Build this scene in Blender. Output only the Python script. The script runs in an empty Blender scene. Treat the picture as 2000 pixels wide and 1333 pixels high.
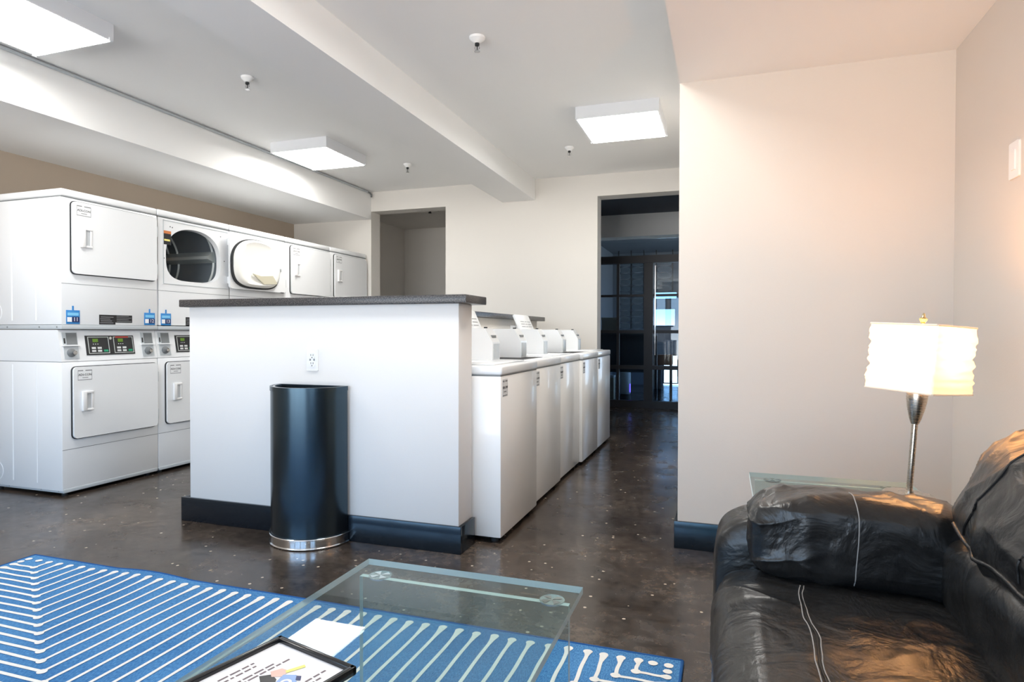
import bpy, bmesh, math, random
from mathutils import Vector, Matrix, noise

random.seed(7)
PI = math.pi
S = bpy.context.scene
COL = S.collection

# ------------------------------------------------------------------ camera
F_PX, YAW, PITCH, ROLL = 1225.71, math.radians(18.7136), math.radians(-0.7569), math.radians(0.0916)
fw = Vector((-math.sin(YAW) * math.cos(PITCH), math.cos(YAW) * math.cos(PITCH), math.sin(PITCH)))
rt0 = Vector((math.cos(YAW), math.sin(YAW), 0))
up0 = rt0.cross(fw)
rt = math.cos(ROLL) * rt0 + math.sin(ROLL) * up0
up = -math.sin(ROLL) * rt0 + math.cos(ROLL) * up0
cd = bpy.data.cameras.new('camera')
cd.sensor_fit = 'HORIZONTAL'
cd.sensor_width = 36.0
cd.lens = F_PX / 2000.0 * 36.0
cd.clip_start = 0.05
cam = bpy.data.objects.new('camera', cd)
M = Matrix((rt, up, -fw)).transposed().to_4x4()
M.translation = Vector((0, 0, 1.06))
cam.matrix_world = M
COL.objects.link(cam)
S.camera = cam

# ------------------------------------------------------------------ world and daylight
SKY = 5.0
FIXTURE = 18.5
LAMP_W = 13.0
w = bpy.data.worlds.new('sky')
S.world = w
w.use_nodes = True
nt = w.node_tree
for n in list(nt.nodes):
    nt.nodes.remove(n)
tc = nt.nodes.new('ShaderNodeTexCoord')
sp = nt.nodes.new('ShaderNodeSeparateXYZ')
rp = nt.nodes.new('ShaderNodeValToRGB')
bg = nt.nodes.new('ShaderNodeBackground')
wo = nt.nodes.new('ShaderNodeOutputWorld')
mp = nt.nodes.new('ShaderNodeMapRange')
mp.inputs['From Min'].default_value = -1
mp.inputs['From Max'].default_value = 1
nt.links.new(tc.outputs['Generated'], sp.inputs[0])
nt.links.new(sp.outputs['Z'], mp.inputs['Value'])
nt.links.new(mp.outputs[0], rp.inputs[0])
e = rp.color_ramp.elements
e[0].position = 0.0
e[0].color = (1.55, 1.52, 1.46, 1)
e[1].position = 1.0
e[1].color = (0.28, 0.54, 1.0, 1)
a = e.new(0.485); a.color = (1.50, 1.48, 1.44, 1)
a = e.new(0.515); a.color = (0.50, 0.73, 1.0, 1)
nt.links.new(rp.outputs[0], bg.inputs[0])
bg.inputs[1].default_value = SKY
nt.links.new(bg.outputs[0], wo.inputs[0])

def portal(name, x0, x1, z0, z1, y, facing):
    l = bpy.data.lights.new(name, 'AREA')
    l.shape = 'RECTANGLE'
    l.size, l.size_y = x1 - x0, z1 - z0
    l.cycles.is_portal = True
    o = bpy.data.objects.new(name, l)
    o.location = ((x0 + x1) / 2, y, (z0 + z1) / 2)
    o.rotation_euler = (PI / 2 if facing > 0 else -PI / 2, 0, 0)   # area light shines along local -Z
    COL.objects.link(o)
    return o

# rear wall windows (behind the camera) and the far office window
REAR = -3.0
REAR_WIN = [(-4.9, -3.40), (-3.30, -1.80), (-1.70, -0.20)]
WZ0, WZ1 = 0.15, 2.25
for i, (x0, x1) in enumerate(REAR_WIN):
    portal('window_daylight', x0, x1, WZ0, WZ1, REAR - 0.02, 1)
# unseen side window added in the lounge's right wall to light right-facing fronts
SWY0, SWY1, SWZ0, SWZ1 = -2.75, -0.85, 0.35, 2.15
po = portal('window_daylight', SWY0, SWY1, SWZ0, SWZ1, 0, 1)  # daylight portal of the added, unseen side window
po.location = (0.938 + 0.02, (SWY0 + SWY1) / 2, (SWZ0 + SWZ1) / 2)
po.rotation_euler = (PI / 2, 0, PI / 2)

vs = S.view_settings
vs.view_transform = 'Standard'
vs.look = 'None'
vs.gamma = 1.0
vs.use_curve_mapping = False
vs.exposure = 0.54
S.cycles.use_denoising = True
S.cycles.use_adaptive_sampling = True
S.cycles.adaptive_threshold = 0.03
S.cycles.max_bounces = 8
S.cycles.diffuse_bounces = 5
S.cycles.glossy_bounces = 4
S.cycles.transparent_max_bounces = 16
S.cycles.sample_clamp_indirect = 6.0
S.cycles.caustics_reflective = False
S.cycles.caustics_refractive = False

# ------------------------------------------------------------------ materials
def lin(c):
    return tuple(((v / 255.0) / 12.92 if v / 255.0 <= 0.04045 else ((v / 255.0 + 0.055) / 1.055) ** 2.4) for v in c)

MATS = {}

def new_mat(name):
    m = bpy.data.materials.new(name)
    m.use_nodes = True
    MATS[name] = m
    return m, m.node_tree, m.node_tree.nodes['Principled BSDF'], m.node_tree.nodes['Material Output']

def setin(b, key, v):
    if key in b.inputs:
        b.inputs[key].default_value = v

def pm(name, rgb, rough=0.5, metal=0.0, var=0.03, scale=4.0, bump=0.0, bscale=60.0, coat=0.0, spec=0.5):
    """painted / plain surface: colour with faint procedural variation and optional fine relief"""
    m, t, b, o = new_mat(name)
    c = lin(rgb)
    tcn = t.nodes.new('ShaderNodeTexCoord')
    nz = t.nodes.new('ShaderNodeTexNoise')
    nz.inputs['Scale'].default_value = scale
    nz.inputs['Detail'].default_value = 4
    t.links.new(tcn.outputs['Object'], nz.inputs['Vector'])
    mr = t.nodes.new('ShaderNodeMix')
    mr.data_type = 'RGBA'
    mr.inputs['A'].default_value = (*[max(0, v * (1 - var)) for v in c], 1)
    mr.inputs['B'].default_value = (*[min(1, v * (1 + var)) for v in c], 1)
    t.links.new(nz.outputs['Fac'], mr.inputs['Factor'])
    t.links.new(mr.outputs['Result'], b.inputs['Base Color'])
    b.inputs['Roughness'].default_value = rough
    b.inputs['Metallic'].default_value = metal
    setin(b, 'Coat Weight', coat)
    setin(b, 'Coat Roughness', 0.08)
    setin(b, 'Specular IOR Level', spec)
    if bump > 0:
        n2 = t.nodes.new('ShaderNodeTexNoise')
        n2.inputs['Scale'].default_value = bscale
        n2.inputs['Detail'].default_value = 3
        t.links.new(tcn.outputs['Object'], n2.inputs['Vector'])
        bp = t.nodes.new('ShaderNodeBump')
        bp.inputs['Strength'].default_value = bump
        bp.inputs['Distance'].default_value = 0.002
        t.links.new(n2.outputs['Fac'], bp.inputs['Height'])
        t.links.new(bp.outputs[0], b.inputs['Normal'])
    return m

def emat(name, rgb, strength, base=(240, 240, 240)):
    m, t, b, o = new_mat(name)
    b.inputs['Base Color'].default_value = (*lin(base), 1)
    b.inputs['Emission Color'].default_value = (*lin(rgb), 1)
    b.inputs['Emission Strength'].default_value = strength
    return m

def glass(name, tint, refl=1.0, ior=1.5, haze=0.0):
    """thin clear glass: tinted see-through plus Fresnel mirror reflection"""
    m, t, b, o = new_mat(name)
    t.nodes.remove(b)
    tr = t.nodes.new('ShaderNodeBsdfTransparent')
    tr.inputs[0].default_value = (*tint, 1)
    gl = t.nodes.new('ShaderNodeBsdfGlossy')
    gl.inputs['Roughness'].default_value = 0.01
    gl.inputs['Color'].default_value = (refl, refl, refl, 1)
    lw = t.nodes.new('ShaderNodeLayerWeight')          # Schlick reflectance, the same on both faces of the sheet
    lw.inputs['Blend'].default_value = 0.5
    pw = t.nodes.new('ShaderNodeMath'); pw.operation = 'POWER'; pw.inputs[1].default_value = 5
    t.links.new(lw.outputs['Facing'], pw.inputs[0])
    f0 = ((ior - 1) / (ior + 1)) ** 2
    fr = t.nodes.new('ShaderNodeMath'); fr.operation = 'MULTIPLY_ADD'
    fr.inputs[1].default_value = 1 - f0; fr.inputs[2].default_value = f0
    t.links.new(pw.outputs[0], fr.inputs[0])
    mx = t.nodes.new('ShaderNodeMixShader')
    t.links.new(fr.outputs[0], mx.inputs[0])
    t.links.new(tr.outputs[0], mx.inputs[1])
    t.links.new(gl.outputs[0], mx.inputs[2])
    out = mx
    if haze > 0:
        df = t.nodes.new('ShaderNodeBsdfDiffuse')
        df.inputs[0].default_value = (0.80, 0.92, 0.92, 1)
        m2 = t.nodes.new('ShaderNodeMixShader')
        m2.inputs[0].default_value = haze
        t.links.new(mx.outputs[0], m2.inputs[1])
        t.links.new(df.outputs[0], m2.inputs[2])
        out = m2
    t.links.new(out.outputs[0], o.inputs[0])
    return m

def floor_mat():
    m, t, b, o = new_mat('polished_concrete')
    N = t.nodes.new
    tcn = N('ShaderNodeTexCoord')
    def nz(scale, detail=6, rough=0.6):
        n = N('ShaderNodeTexNoise')
        n.inputs['Scale'].default_value = scale
        n.inputs['Detail'].default_value = detail
        n.inputs['Roughness'].default_value = rough
        t.links.new(tcn.outputs['Object'], n.inputs['Vector'])
        return n
    def ramp(src, stops):
        r = N('ShaderNodeValToRGB')
        el = r.color_ramp.elements
        el[0].position, el[0].color = stops[0][0], (*stops[0][1], 1)
        el[1].position, el[1].color = stops[-1][0], (*stops[-1][1], 1)
        for p, c in stops[1:-1]:
            q = el.new(p); q.color = (*c, 1)
        t.links.new(src, r.inputs[0])
        return r
    def mix(fac, ca, cb):
        x = N('ShaderNodeMix'); x.data_type = 'RGBA'
        t.links.new(fac, x.inputs['Factor'])
        for k, c in (('A', ca), ('B', cb)):
            if isinstance(c, tuple): x.inputs[k].default_value = (*c, 1)
            else: t.links.new(c, x.inputs[k])
        return x.outputs['Result']
    big = ramp(nz(1.3, 8, 0.62).outputs['Fac'], [(0.30, lin((38, 32, 29))), (0.5, lin((64, 56, 50))), (0.72, lin((96, 86, 77)))])
    fine = ramp(nz(22, 8, 0.75).outputs['Fac'], [(0.36, (0.30, 0.30, 0.30)), (0.72, (2.1, 2.0, 1.9))])
    mul = N('ShaderNodeMix'); mul.data_type = 'RGBA'; mul.blend_type = 'MULTIPLY'
    mul.inputs['Factor'].default_value = 0.8
    t.links.new(big.outputs[0], mul.inputs['A']); t.links.new(fine.outputs[0], mul.inputs['B'])
    col = mul.outputs['Result']
    # pale aggregate flecks
    vor = N('ShaderNodeTexVoronoi'); vor.inputs['Scale'].default_value = 26
    t.links.new(tcn.outputs['Object'], vor.inputs['Vector'])
    near = N('ShaderNodeMath'); near.operation = 'LESS_THAN'; near.inputs[1].default_value = 0.17
    t.links.new(vor.outputs['Distance'], near.inputs[0])
    sepc = N('ShaderNodeSeparateColor'); t.links.new(vor.outputs['Color'], sepc.inputs[0])
    pick = N('ShaderNodeMath'); pick.operation = 'GREATER_THAN'; pick.inputs[1].default_value = 0.87
    t.links.new(sepc.outputs[0], pick.inputs[0])
    both = N('ShaderNodeMath'); both.operation = 'MULTIPLY'
    t.links.new(near.outputs[0], both.inputs[0]); t.links.new(pick.outputs[0], both.inputs[1])
    col = mix(both.outputs[0], col, lin((182, 170, 152)))
    # worn tan patches
    patch = ramp(nz(3.1, 7, 0.7).outputs['Fac'], [(0.685, (0, 0, 0)), (0.72, (1, 1, 1))])
    col = mix(patch.outputs[0], col, lin((172, 148, 116)))
    # pale scratches
    mpn = N('ShaderNodeMapping'); mpn.inputs['Scale'].default_value = (1.2, 9, 1); mpn.inputs['Rotation'].default_value = (0, 0, 0.35)
    t.links.new(tcn.outputs['Object'], mpn.inputs[0])
    sc = N('ShaderNodeTexNoise'); sc.inputs['Scale'].default_value = 5; sc.inputs['Detail'].default_value = 6
    t.links.new(mpn.outputs[0], sc.inputs['Vector'])
    scr = ramp(sc.outputs['Fac'], [(0.66, (0, 0, 0)), (0.74, (0.35, 0.35, 0.35))])
    col = mix(scr.outputs[0], col, lin((120, 112, 104)))
    t.links.new(col, b.inputs['Base Color'])
    rr = ramp(nz(6, 5).outputs['Fac'], [(0.3, (0.13, 0.13, 0.13)), (0.75, (0.34, 0.34, 0.34))])
    t.links.new(rr.outputs[0], b.inputs['Roughness'])
    bp = N('ShaderNodeBump'); bp.inputs['Strength'].default_value = 0.12; bp.inputs['Distance'].default_value = 0.004
    t.links.new(nz(14, 4).outputs['Fac'], bp.inputs['Height'])
    t.links.new(bp.outputs[0], b.inputs['Normal'])
    setin(b, 'Specular IOR Level', 0.55)
    return m

def leather_mat():
    m, t, b, o = new_mat('black_leather')
    N = t.nodes.new
    tcn = N('ShaderNodeTexCoord')
    def nz(scale, detail=6, rough=0.6, vec=None, dist=0.0):
        n = N('ShaderNodeTexNoise')
        n.inputs['Scale'].default_value = scale
        n.inputs['Detail'].default_value = detail
        n.inputs['Roughness'].default_value = rough
        n.inputs['Distortion'].default_value = dist
        t.links.new(vec or tcn.outputs['Object'], n.inputs['Vector'])
        return n
    r = N('ShaderNodeValToRGB')
    r.color_ramp.elements[0].position = 0.3; r.color_ramp.elements[0].color = (0.0055, 0.0055, 0.006, 1)
    r.color_ramp.elements[1].position = 0.8; r.color_ramp.elements[1].color = (0.026, 0.025, 0.024, 1)
    t.links.new(nz(9, 8, 0.7).outputs['Fac'], r.inputs[0])
    t.links.new(r.outputs[0], b.inputs['Base Color'])
    rr = N('ShaderNodeMapRange'); rr.inputs['To Min'].default_value = 0.22; rr.inputs['To Max'].default_value = 0.40
    t.links.new(nz(12, 5).outputs['Fac'], rr.inputs['Value'])
    t.links.new(rr.outputs[0], b.inputs['Roughness'])
    # creases: warped voronoi cell edges + soft folds + grain
    warp = nz(5, 4)
    addv = N('ShaderNodeMixRGB'); addv.inputs[0].default_value = 0.12
    t.links.new(tcn.outputs['Object'], addv.inputs[1]); t.links.new(warp.outputs['Color'], addv.inputs[2])
    mpc = N('ShaderNodeMapping'); mpc.inputs['Scale'].default_value = (0.7, 1.5, 1.0); mpc.inputs['Rotation'].default_value = (0.2, 0.3, 0.5)
    t.links.new(addv.outputs[0], mpc.inputs[0])
    vo = N('ShaderNodeTexNoise'); vo.noise_type = 'RIDGED_MULTIFRACTAL'
    vo.inputs['Scale'].default_value = 7.0; vo.inputs['Detail'].default_value = 2.5; vo.inputs['Roughness'].default_value = 0.5
    vo.inputs['Distortion'].default_value = 0.4
    t.links.new(mpc.outputs[0], vo.inputs['Vector'])
    vr = N('ShaderNodeMapRange'); vr.inputs['From Min'].default_value = 0.35; vr.inputs['From Max'].default_value = 1.0
    t.links.new(vo.outputs['Fac'], vr.inputs['Value'])
    soft = nz(9, 4, 0.5, None, 0.7)
    grain = N('ShaderNodeTexVoronoi'); grain.inputs['Scale'].default_value = 420
    t.links.new(tcn.outputs['Object'], grain.inputs['Vector'])
    b1 = N('ShaderNodeBump'); b1.inputs['Strength'].default_value = 0.5; b1.inputs['Distance'].default_value = 0.022
    t.links.new(soft.outputs['Fac'], b1.inputs['Height'])
    b2 = N('ShaderNodeBump'); b2.inputs['Strength'].default_value = 0.35; b2.inputs['Distance'].default_value = 0.006
    t.links.new(vr.outputs[0], b2.inputs['Height']); t.links.new(b1.outputs[0], b2.inputs['Normal'])
    b3 = N('ShaderNodeBump'); b3.inputs['Strength'].default_value = 0.16; b3.inputs['Distance'].default_value = 0.0006
    t.links.new(grain.outputs['Distance'], b3.inputs['Height']); t.links.new(b2.outputs[0], b3.inputs['Normal'])
    t.links.new(b3.outputs[0], b.inputs['Normal'])
    setin(b, 'Specular IOR Level', 0.48)
    return m

def rug_mat():
    m, t, b, o = new_mat('blue_rug_weave')
    N = t.nodes.new
    tcn = N('ShaderNodeTexCoord')
    mpn = N('ShaderNodeMapping'); mpn.inputs['Scale'].default_value = (300, 90, 1)
    t.links.new(tcn.outputs['Object'], mpn.inputs[0])
    n = N('ShaderNodeTexNoise'); n.inputs['Scale'].default_value = 1; n.inputs['Detail'].default_value = 2
    t.links.new(mpn.outputs[0], n.inputs['Vector'])
    n2 = N('ShaderNodeTexNoise'); n2.inputs['Scale'].default_value = 3.0; n2.inputs['Detail'].default_value = 4
    t.links.new(tcn.outputs['Object'], n2.inputs['Vector'])
    ad = N('ShaderNodeMath'); ad.operation = 'ADD'
    h = N('ShaderNodeMath'); h.operation = 'MULTIPLY'; h.inputs[1].default_value = 0.5
    t.links.new(n2.outputs['Fac'], h.inputs[0])
    t.links.new(n.outputs['Fac'], ad.inputs[0]); t.links.new(h.outputs[0], ad.inputs[1])
    r = N('ShaderNodeValToRGB')
    r.color_ramp.elements[0].position = 0.5; r.color_ramp.elements[0].color = (*lin((44, 94, 148)), 1)
    r.color_ramp.elements[1].position = 1.0; r.color_ramp.elements[1].color = (*lin((92, 148, 198)), 1)
    t.links.new(ad.outputs[0], r.inputs[0])
    t.links.new(r.outputs[0], b.inputs['Base Color'])
    b.inputs['Roughness'].default_value = 0.95
    setin(b, 'Specular IOR Level', 0.1)
    bp = N('ShaderNodeBump'); bp.inputs['Strength'].default_value = 0.5; bp.inputs['Distance'].default_value = 0.002
    t.links.new(n.outputs['Fac'], bp.inputs['Height']); t.links.new(bp.outputs[0], b.inputs['Normal'])
    return m

def counter_mat():
    m, t, b, o = new_mat('dark_speckled_laminate')
    N = t.nodes.new
    tcn = N('ShaderNodeTexCoord')
    n = N('ShaderNodeTexNoise'); n.inputs['Scale'].default_value = 180; n.inputs['Detail'].default_value = 2
    t.links.new(tcn.outputs['Object'], n.inputs['Vector'])
    r = N('ShaderNodeValToRGB')
    r.color_ramp.elements[0].position = 0.4; r.color_ramp.elements[0].color = (*lin((32, 32, 36)), 1)
    r.color_ramp.elements[1].position = 0.72; r.color_ramp.elements[1].color = (*lin((104, 100, 98)), 1)
    t.links.new(n.outputs['Fac'], r.inputs[0]); t.links.new(r.outputs[0], b.inputs['Base Color'])
    b.inputs['Roughness'].default_value = 0.34
    return m

def shade_mat():
    m, t, b, o = new_mat('paper_lamp_shade')
    t.nodes.remove(b)
    N = t.nodes.new
    tl = N('ShaderNodeBsdfTranslucent'); tl.inputs[0].default_value = (0.95, 0.90, 0.80, 1)
    df = N('ShaderNodeBsdfDiffuse'); df.inputs[0].default_value = (0.9, 0.86, 0.78, 1)
    mx = N('ShaderNodeMixShader'); mx.inputs[0].default_value = 0.80
    t.links.new(tl.outputs[0], mx.inputs[1]); t.links.new(df.outputs[0], mx.inputs[2])
    t.links.new(mx.outputs[0], o.inputs[0])
    return m

def brushed(name, rgb, rough=0.3):
    m, t, b, o = new_mat(name)
    N = t.nodes.new
    tcn = N('ShaderNodeTexCoord')
    mpn = N('ShaderNodeMapping'); mpn.inputs['Scale'].default_value = (4, 4, 260)
    t.links.new(tcn.outputs['Object'], mpn.inputs[0])
    n = N('ShaderNodeTexNoise'); n.inputs['Scale'].default_value = 2; n.inputs['Detail'].default_value = 3
    t.links.new(mpn.outputs[0], n.inputs['Vector'])
    b.inputs['Base Color'].default_value = (*lin(rgb), 1)
    b.inputs['Metallic'].default_value = 1
    mr = N('ShaderNodeMapRange'); mr.inputs['To Min'].default_value = rough - 0.06; mr.inputs['To Max'].default_value = rough + 0.08
    t.links.new(n.outputs['Fac'], mr.inputs['Value']); t.links.new(mr.outputs[0], b.inputs['Roughness'])
    return m

m_floor = floor_mat()
m_leather = leather_mat()
m_rug = rug_mat()
m_counter = counter_mat()
m_shade = shade_mat()
m_taupe = pm('alcove_paint_taupe', (178, 164, 148), 0.75, var=0.015, scale=2, bump=0.15, bscale=160)
m_lounge = pm('lounge_paint_greige', (214, 207, 199), 0.7, var=0.012, scale=2, bump=0.15, bscale=160)
m_wall = pm('wall_paint_greige', (226, 222, 216), 0.7, var=0.012, scale=2, bump=0.15, bscale=160)
m_wallw = pm('half_wall_paint_white', (228, 226, 224), 0.6, var=0.012, scale=2, bump=0.12, bscale=160)
m_ceil = pm('ceiling_paint', (245, 245, 244), 0.75, var=0.015, scale=1.5, bump=0.12, bscale=120)
m_dark_wall = pm('lobby_wall_paint', (96, 102, 112), 0.8)
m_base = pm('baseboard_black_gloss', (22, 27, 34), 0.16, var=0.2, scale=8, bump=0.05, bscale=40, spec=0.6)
m_white = pm('white_enamel', (236, 238, 240), 0.22, var=0.01, scale=3, coat=0.2)
m_wgloss = pm('white_enamel_gloss', (244, 243, 241), 0.30, var=0.01, scale=1.5, coat=0.35)
m_plastic = pm('white_plastic', (238, 238, 238), 0.35, var=0.01)
m_pocket_shade = pm('pocket_shade_grey', (196, 200, 204), 0.5, var=0.01)  # recess shading put into the colour
m_cream = pm('cream_plastic', (242, 241, 236), 0.4, var=0.02)
m_lint = pm('beige_screen_plate', (205, 200, 178), 0.5, var=0.04)
m_gap = pm('black_rubber_gap_shade', (40, 42, 44), 0.7, var=0.1)
m_grey = pm('grey_enamel', (188, 194, 198), 0.35, var=0.02)
m_seam = pm('seam_grey', (120, 124, 126), 0.6, var=0.05)  # grey of seam lines, screws and small fittings
m_drum = pm('drum_steel_dark', (128, 138, 146), 0.38, metal=0.35, var=0.08)
m_rib = pm('drum_rib_galvanised', (206, 212, 210), 0.35, metal=0.3, var=0.05)
m_copper = pm('drum_back_warm_metal', (190, 150, 110), 0.35, metal=0.6, var=0.1)
m_steel = pm('stainless_steel', (196, 198, 200), 0.25, metal=1.0, var=0.04)
m_chrome = pm('polished_chrome', (225, 226, 228), 0.08, metal=1.0, var=0.02)
m_black = pm('black_print', (34, 35, 38), 0.35, var=0.1)
m_navy = pm('navy_print', (28, 44, 96), 0.4)
m_bluetag = pm('blue_tag_print', (40, 128, 196), 0.4, var=0.04)
m_sky = pm('light_blue_print', (128, 200, 240), 0.4)
m_print = pm('grey_print', (128, 130, 132), 0.6)
m_red = pm('red_print', (186, 70, 58), 0.5)
m_btn = pm('pale_button', (212, 214, 214), 0.4)
m_green = pm('green_button', (34, 150, 110), 0.4)
m_led = emat('green_display', (120, 170, 40), 0.35, (30, 40, 10))
m_orange = pm('orange_print', (206, 120, 60), 0.5)
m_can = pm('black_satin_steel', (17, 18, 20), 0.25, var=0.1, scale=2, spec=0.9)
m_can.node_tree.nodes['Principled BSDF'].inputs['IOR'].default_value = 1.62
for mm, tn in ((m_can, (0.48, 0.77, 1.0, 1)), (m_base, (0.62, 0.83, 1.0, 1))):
    mm.node_tree.nodes['Principled BSDF'].inputs['Specular Tint'].default_value = tn   # blue of the window reflection put into the specular tint
m_canin = pm('bin_inside_dark', (24, 25, 27), 0.6)
m_lens = emat('fixture_lens_glow', (255, 253, 248), FIXTURE)
m_fix = pm('fixture_white_steel', (222, 224, 228), 0.4, var=0.01)
m_glass = glass('table_glass', (0.90, 0.965, 0.96), refl=0.4, haze=0.012)
m_gedge = glass('table_glass_edge', (0.55, 0.80, 0.78), ior=1.9, haze=0.66)
m_pane = glass('partition_glass', (0.62, 0.70, 0.76))
m_rugline = pm('cream_rug_yarn', (226, 226, 222), 0.95, var=0.05, scale=60, bump=0.4, bscale=400, spec=0.1)
m_rugedge = pm('rug_binding_blue', (36, 82, 140), 0.95, var=0.1, scale=80, spec=0.1)
m_nickel = brushed('brushed_nickel', (200, 192, 180), 0.27)
m_brass = pm('pale_brass', (214, 196, 150), 0.2, metal=1.0)
m_bulb = emat('bulb_glow', (255, 214, 160), 12)
m_frameblk = pm('black_frame_lacquer', (26, 26, 28), 0.22, var=0.1)
m_paper = pm('white_paper', (242, 242, 244), 0.6, var=0.01)
m_ink = pm('ink_dark_red_grey', (120, 108, 112), 0.7)
m_pink = pm('pink_print', (226, 190, 176), 0.6)
m_yellow = pm('yellow_print', (236, 226, 130), 0.6)
m_bluep = pm('pale_blue_print', (150, 178, 222), 0.6)
m_thread = pm('pale_stitch_thread', (150, 148, 146), 0.6)
m_darkseam = pm('dark_piping', (12, 12, 13), 0.45)
m_pframe = pm('dark_bronze_frame', (46, 46, 50), 0.4, metal=0.4)
m_cell = pm('screen_cell_grey', (205, 212, 220), 0.6)
m_string = pm('screen_cord_black', (14, 16, 20), 0.7)
m_box = pm('cardboard_beige', (170, 160, 140), 0.7)
m_oak = pm('orange_wood', (150, 84, 40), 0.5)
m_desk = pm('dark_desk_laminate', (40, 40, 42), 0.4)
m_purple = emat('violet_indicator_glow', (110, 80, 255), 3.0)
m_tree = pm('hazy_tree_green', (120, 140, 150), 0.9)

# ------------------------------------------------------------------ mesh helpers
def link(name, bm, mats, parent=None, smooth=False, angle=None):
    me = bpy.data.meshes.new(name)
    bm.normal_update()
    bm.to_mesh(me)
    bm.free()
    for m in (mats if isinstance(mats, (list, tuple)) else [mats]):
        me.materials.append(m)
    if smooth:
        for p in me.polygons:
            p.use_smooth = True
        if angle:
            me.set_sharp_from_angle(angle=math.radians(angle))
    o = bpy.data.objects.new(name, me)
    COL.objects.link(o)
    if parent:
        o.parent = parent
    return o

def box_into(bm, x0, x1, y0, y1, z0, z1, bev=0.0, seg=2):
    b2 = bmesh.new()
    vs_ = [b2.verts.new((x, y, z)) for x in (x0, x1) for y in (y0, y1) for z in (z0, z1)]
    for f in ((0, 1, 3, 2), (4, 6, 7, 5), (0, 4, 5, 1), (2, 3, 7, 6), (0, 2, 6, 4), (1, 5, 7, 3)):
        b2.faces.new([vs_[i] for i in f])
    if bev > 0:
        bmesh.ops.bevel(b2, geom=list(b2.edges), offset=bev, segments=seg, profile=0.5, affect='EDGES')
    bmesh.ops.recalc_face_normals(b2, faces=list(b2.faces))
    join(bm, b2)

def join(bm, b2):
    vm = {}
    for v in b2.verts:
        vm[v] = bm.verts.new(v.co)
    for f in b2.faces:
        try:
            nf = bm.faces.new([vm[v] for v in f.verts])
            nf.material_index = f.material_index
        except ValueError:
            pass
    b2.free()

def box(name, x0, x1, y0, y1, z0, z1, mat, parent=None, bev=0.0, seg=2):
    bm = bmesh.new()
    box_into(bm, x0, x1, y0, y1, z0, z1, bev, seg)
    return link(name, bm, mat, parent, smooth=bev > 0, angle=40)

def boxes(name, lst, mat, parent=None, bev=0.0):
    bm = bmesh.new()
    for b in lst:
        box_into(bm, *b, bev)
    return link(name, bm, mat, parent, smooth=bev > 0, angle=40)

def loop_prism_into(bm, pts, axis, a0, a1):
    """extrude a closed 2D outline along an axis ('x': pts are (y,z), 'y': (x,z), 'z': (x,y))"""
    def P(p, a):
        return {'x': (a, p[0], p[1]), 'y': (p[0], a, p[1]), 'z': (p[0], p[1], a)}[axis]
    A = [bm.verts.new(P(p, a0)) for p in pts]
    B = [bm.verts.new(P(p, a1)) for p in pts]
    n = len(pts)
    fs = [bm.faces.new(A), bm.faces.new(B)]
    for i in range(n):
        fs.append(bm.faces.new((A[i], A[(i + 1) % n], B[(i + 1) % n], B[i])))
    bmesh.ops.recalc_face_normals(bm, faces=fs)

def prism(name, pts, axis, a0, a1, mat, parent=None, smooth=False, angle=35):
    bm = bmesh.new()
    loop_prism_into(bm, pts, axis, a0, a1)
    return link(name, bm, mat, parent, smooth, angle)

def rrect(c0, c1, d0, d1, r, seg=5):
    pts = []
    for (cx, cy, a0) in ((c1 - r, d1 - r, 0), (c0 + r, d1 - r, 90), (c0 + r, d0 + r, 180), (c1 - r, d0 + r, 270)):
        for i in range(seg + 1):
            a = math.radians(a0 + 90 * i / seg)
            pts.append((cx + r * math.cos(a), cy + r * math.sin(a)))
    return pts

def superell(cx, cy, rx, ry, n, k=64, flat=None):
    pts = []
    for i in range(k):
        a = 2 * PI * i / k
        ca, sa = math.cos(a), math.sin(a)
        pts.append((cx + rx * math.copysign(abs(ca) ** (2 / n), ca), cy + ry * math.copysign(abs(sa) ** (2 / n), sa)))
    return pts

def lathe_into(bm, prof, cx, cy, n=32, a0=0.0, a1=2 * PI, zoff=0.0):
    full = abs(a1 - a0 - 2 * PI) < 1e-6
    k = n if full else n + 1
    rings = []
    for i in range(k):
        a = a0 + (a1 - a0) * i / n
        rings.append([bm.verts.new((cx + r * math.cos(a), cy + r * math.sin(a), z + zoff)) for r, z in prof])
    for i in range(n):
        A, B = rings[i], rings[(i + 1) % k]
        for j in range(len(prof) - 1):
            bm.faces.new((A[j], B[j], B[j + 1], A[j + 1]))
    bmesh.ops.remove_doubles(bm, verts=list(bm.verts), dist=1e-6)
    bmesh.ops.recalc_face_normals(bm, faces=list(bm.faces))

def lathe(name, prof, mat, parent=None, loc=(0, 0), n=32, angle=35):
    bm = bmesh.new()
    lathe_into(bm, prof, loc[0], loc[1], n)
    return link(name, bm, mat, parent, True, angle)

def tube_into(bm, pts, r, n=8):
    pts = [Vector(p) for p in pts]
    rings = []
    for i, p in enumerate(pts):
        d = (pts[min(i + 1, len(pts) - 1)] - pts[max(i - 1, 0)]).normalized()
        ref = Vector((0, 0, 1)) if abs(d.z) < 0.9 else Vector((1, 0, 0))
        u = d.cross(ref).normalized(); v = d.cross(u)
        rings.append([bm.verts.new(p + r * (math.cos(2 * PI * k / n) * u + math.sin(2 * PI * k / n) * v)) for k in range(n)])
    for i in range(len(rings) - 1):
        for k in range(n):
            bm.faces.new((rings[i][k], rings[i][(k + 1) % n], rings[i + 1][(k + 1) % n], rings[i + 1][k]))
    bm.faces.new(rings[0][::-1]); bm.faces.new(rings[-1])

def tube(name, pts, r, mat, parent=None, n=8):
    bm = bmesh.new()
    tube_into(bm, pts, r, n)
    bmesh.ops.recalc_face_normals(bm, faces=list(bm.faces))
    return link(name, bm, mat, parent, True, 50)

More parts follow.
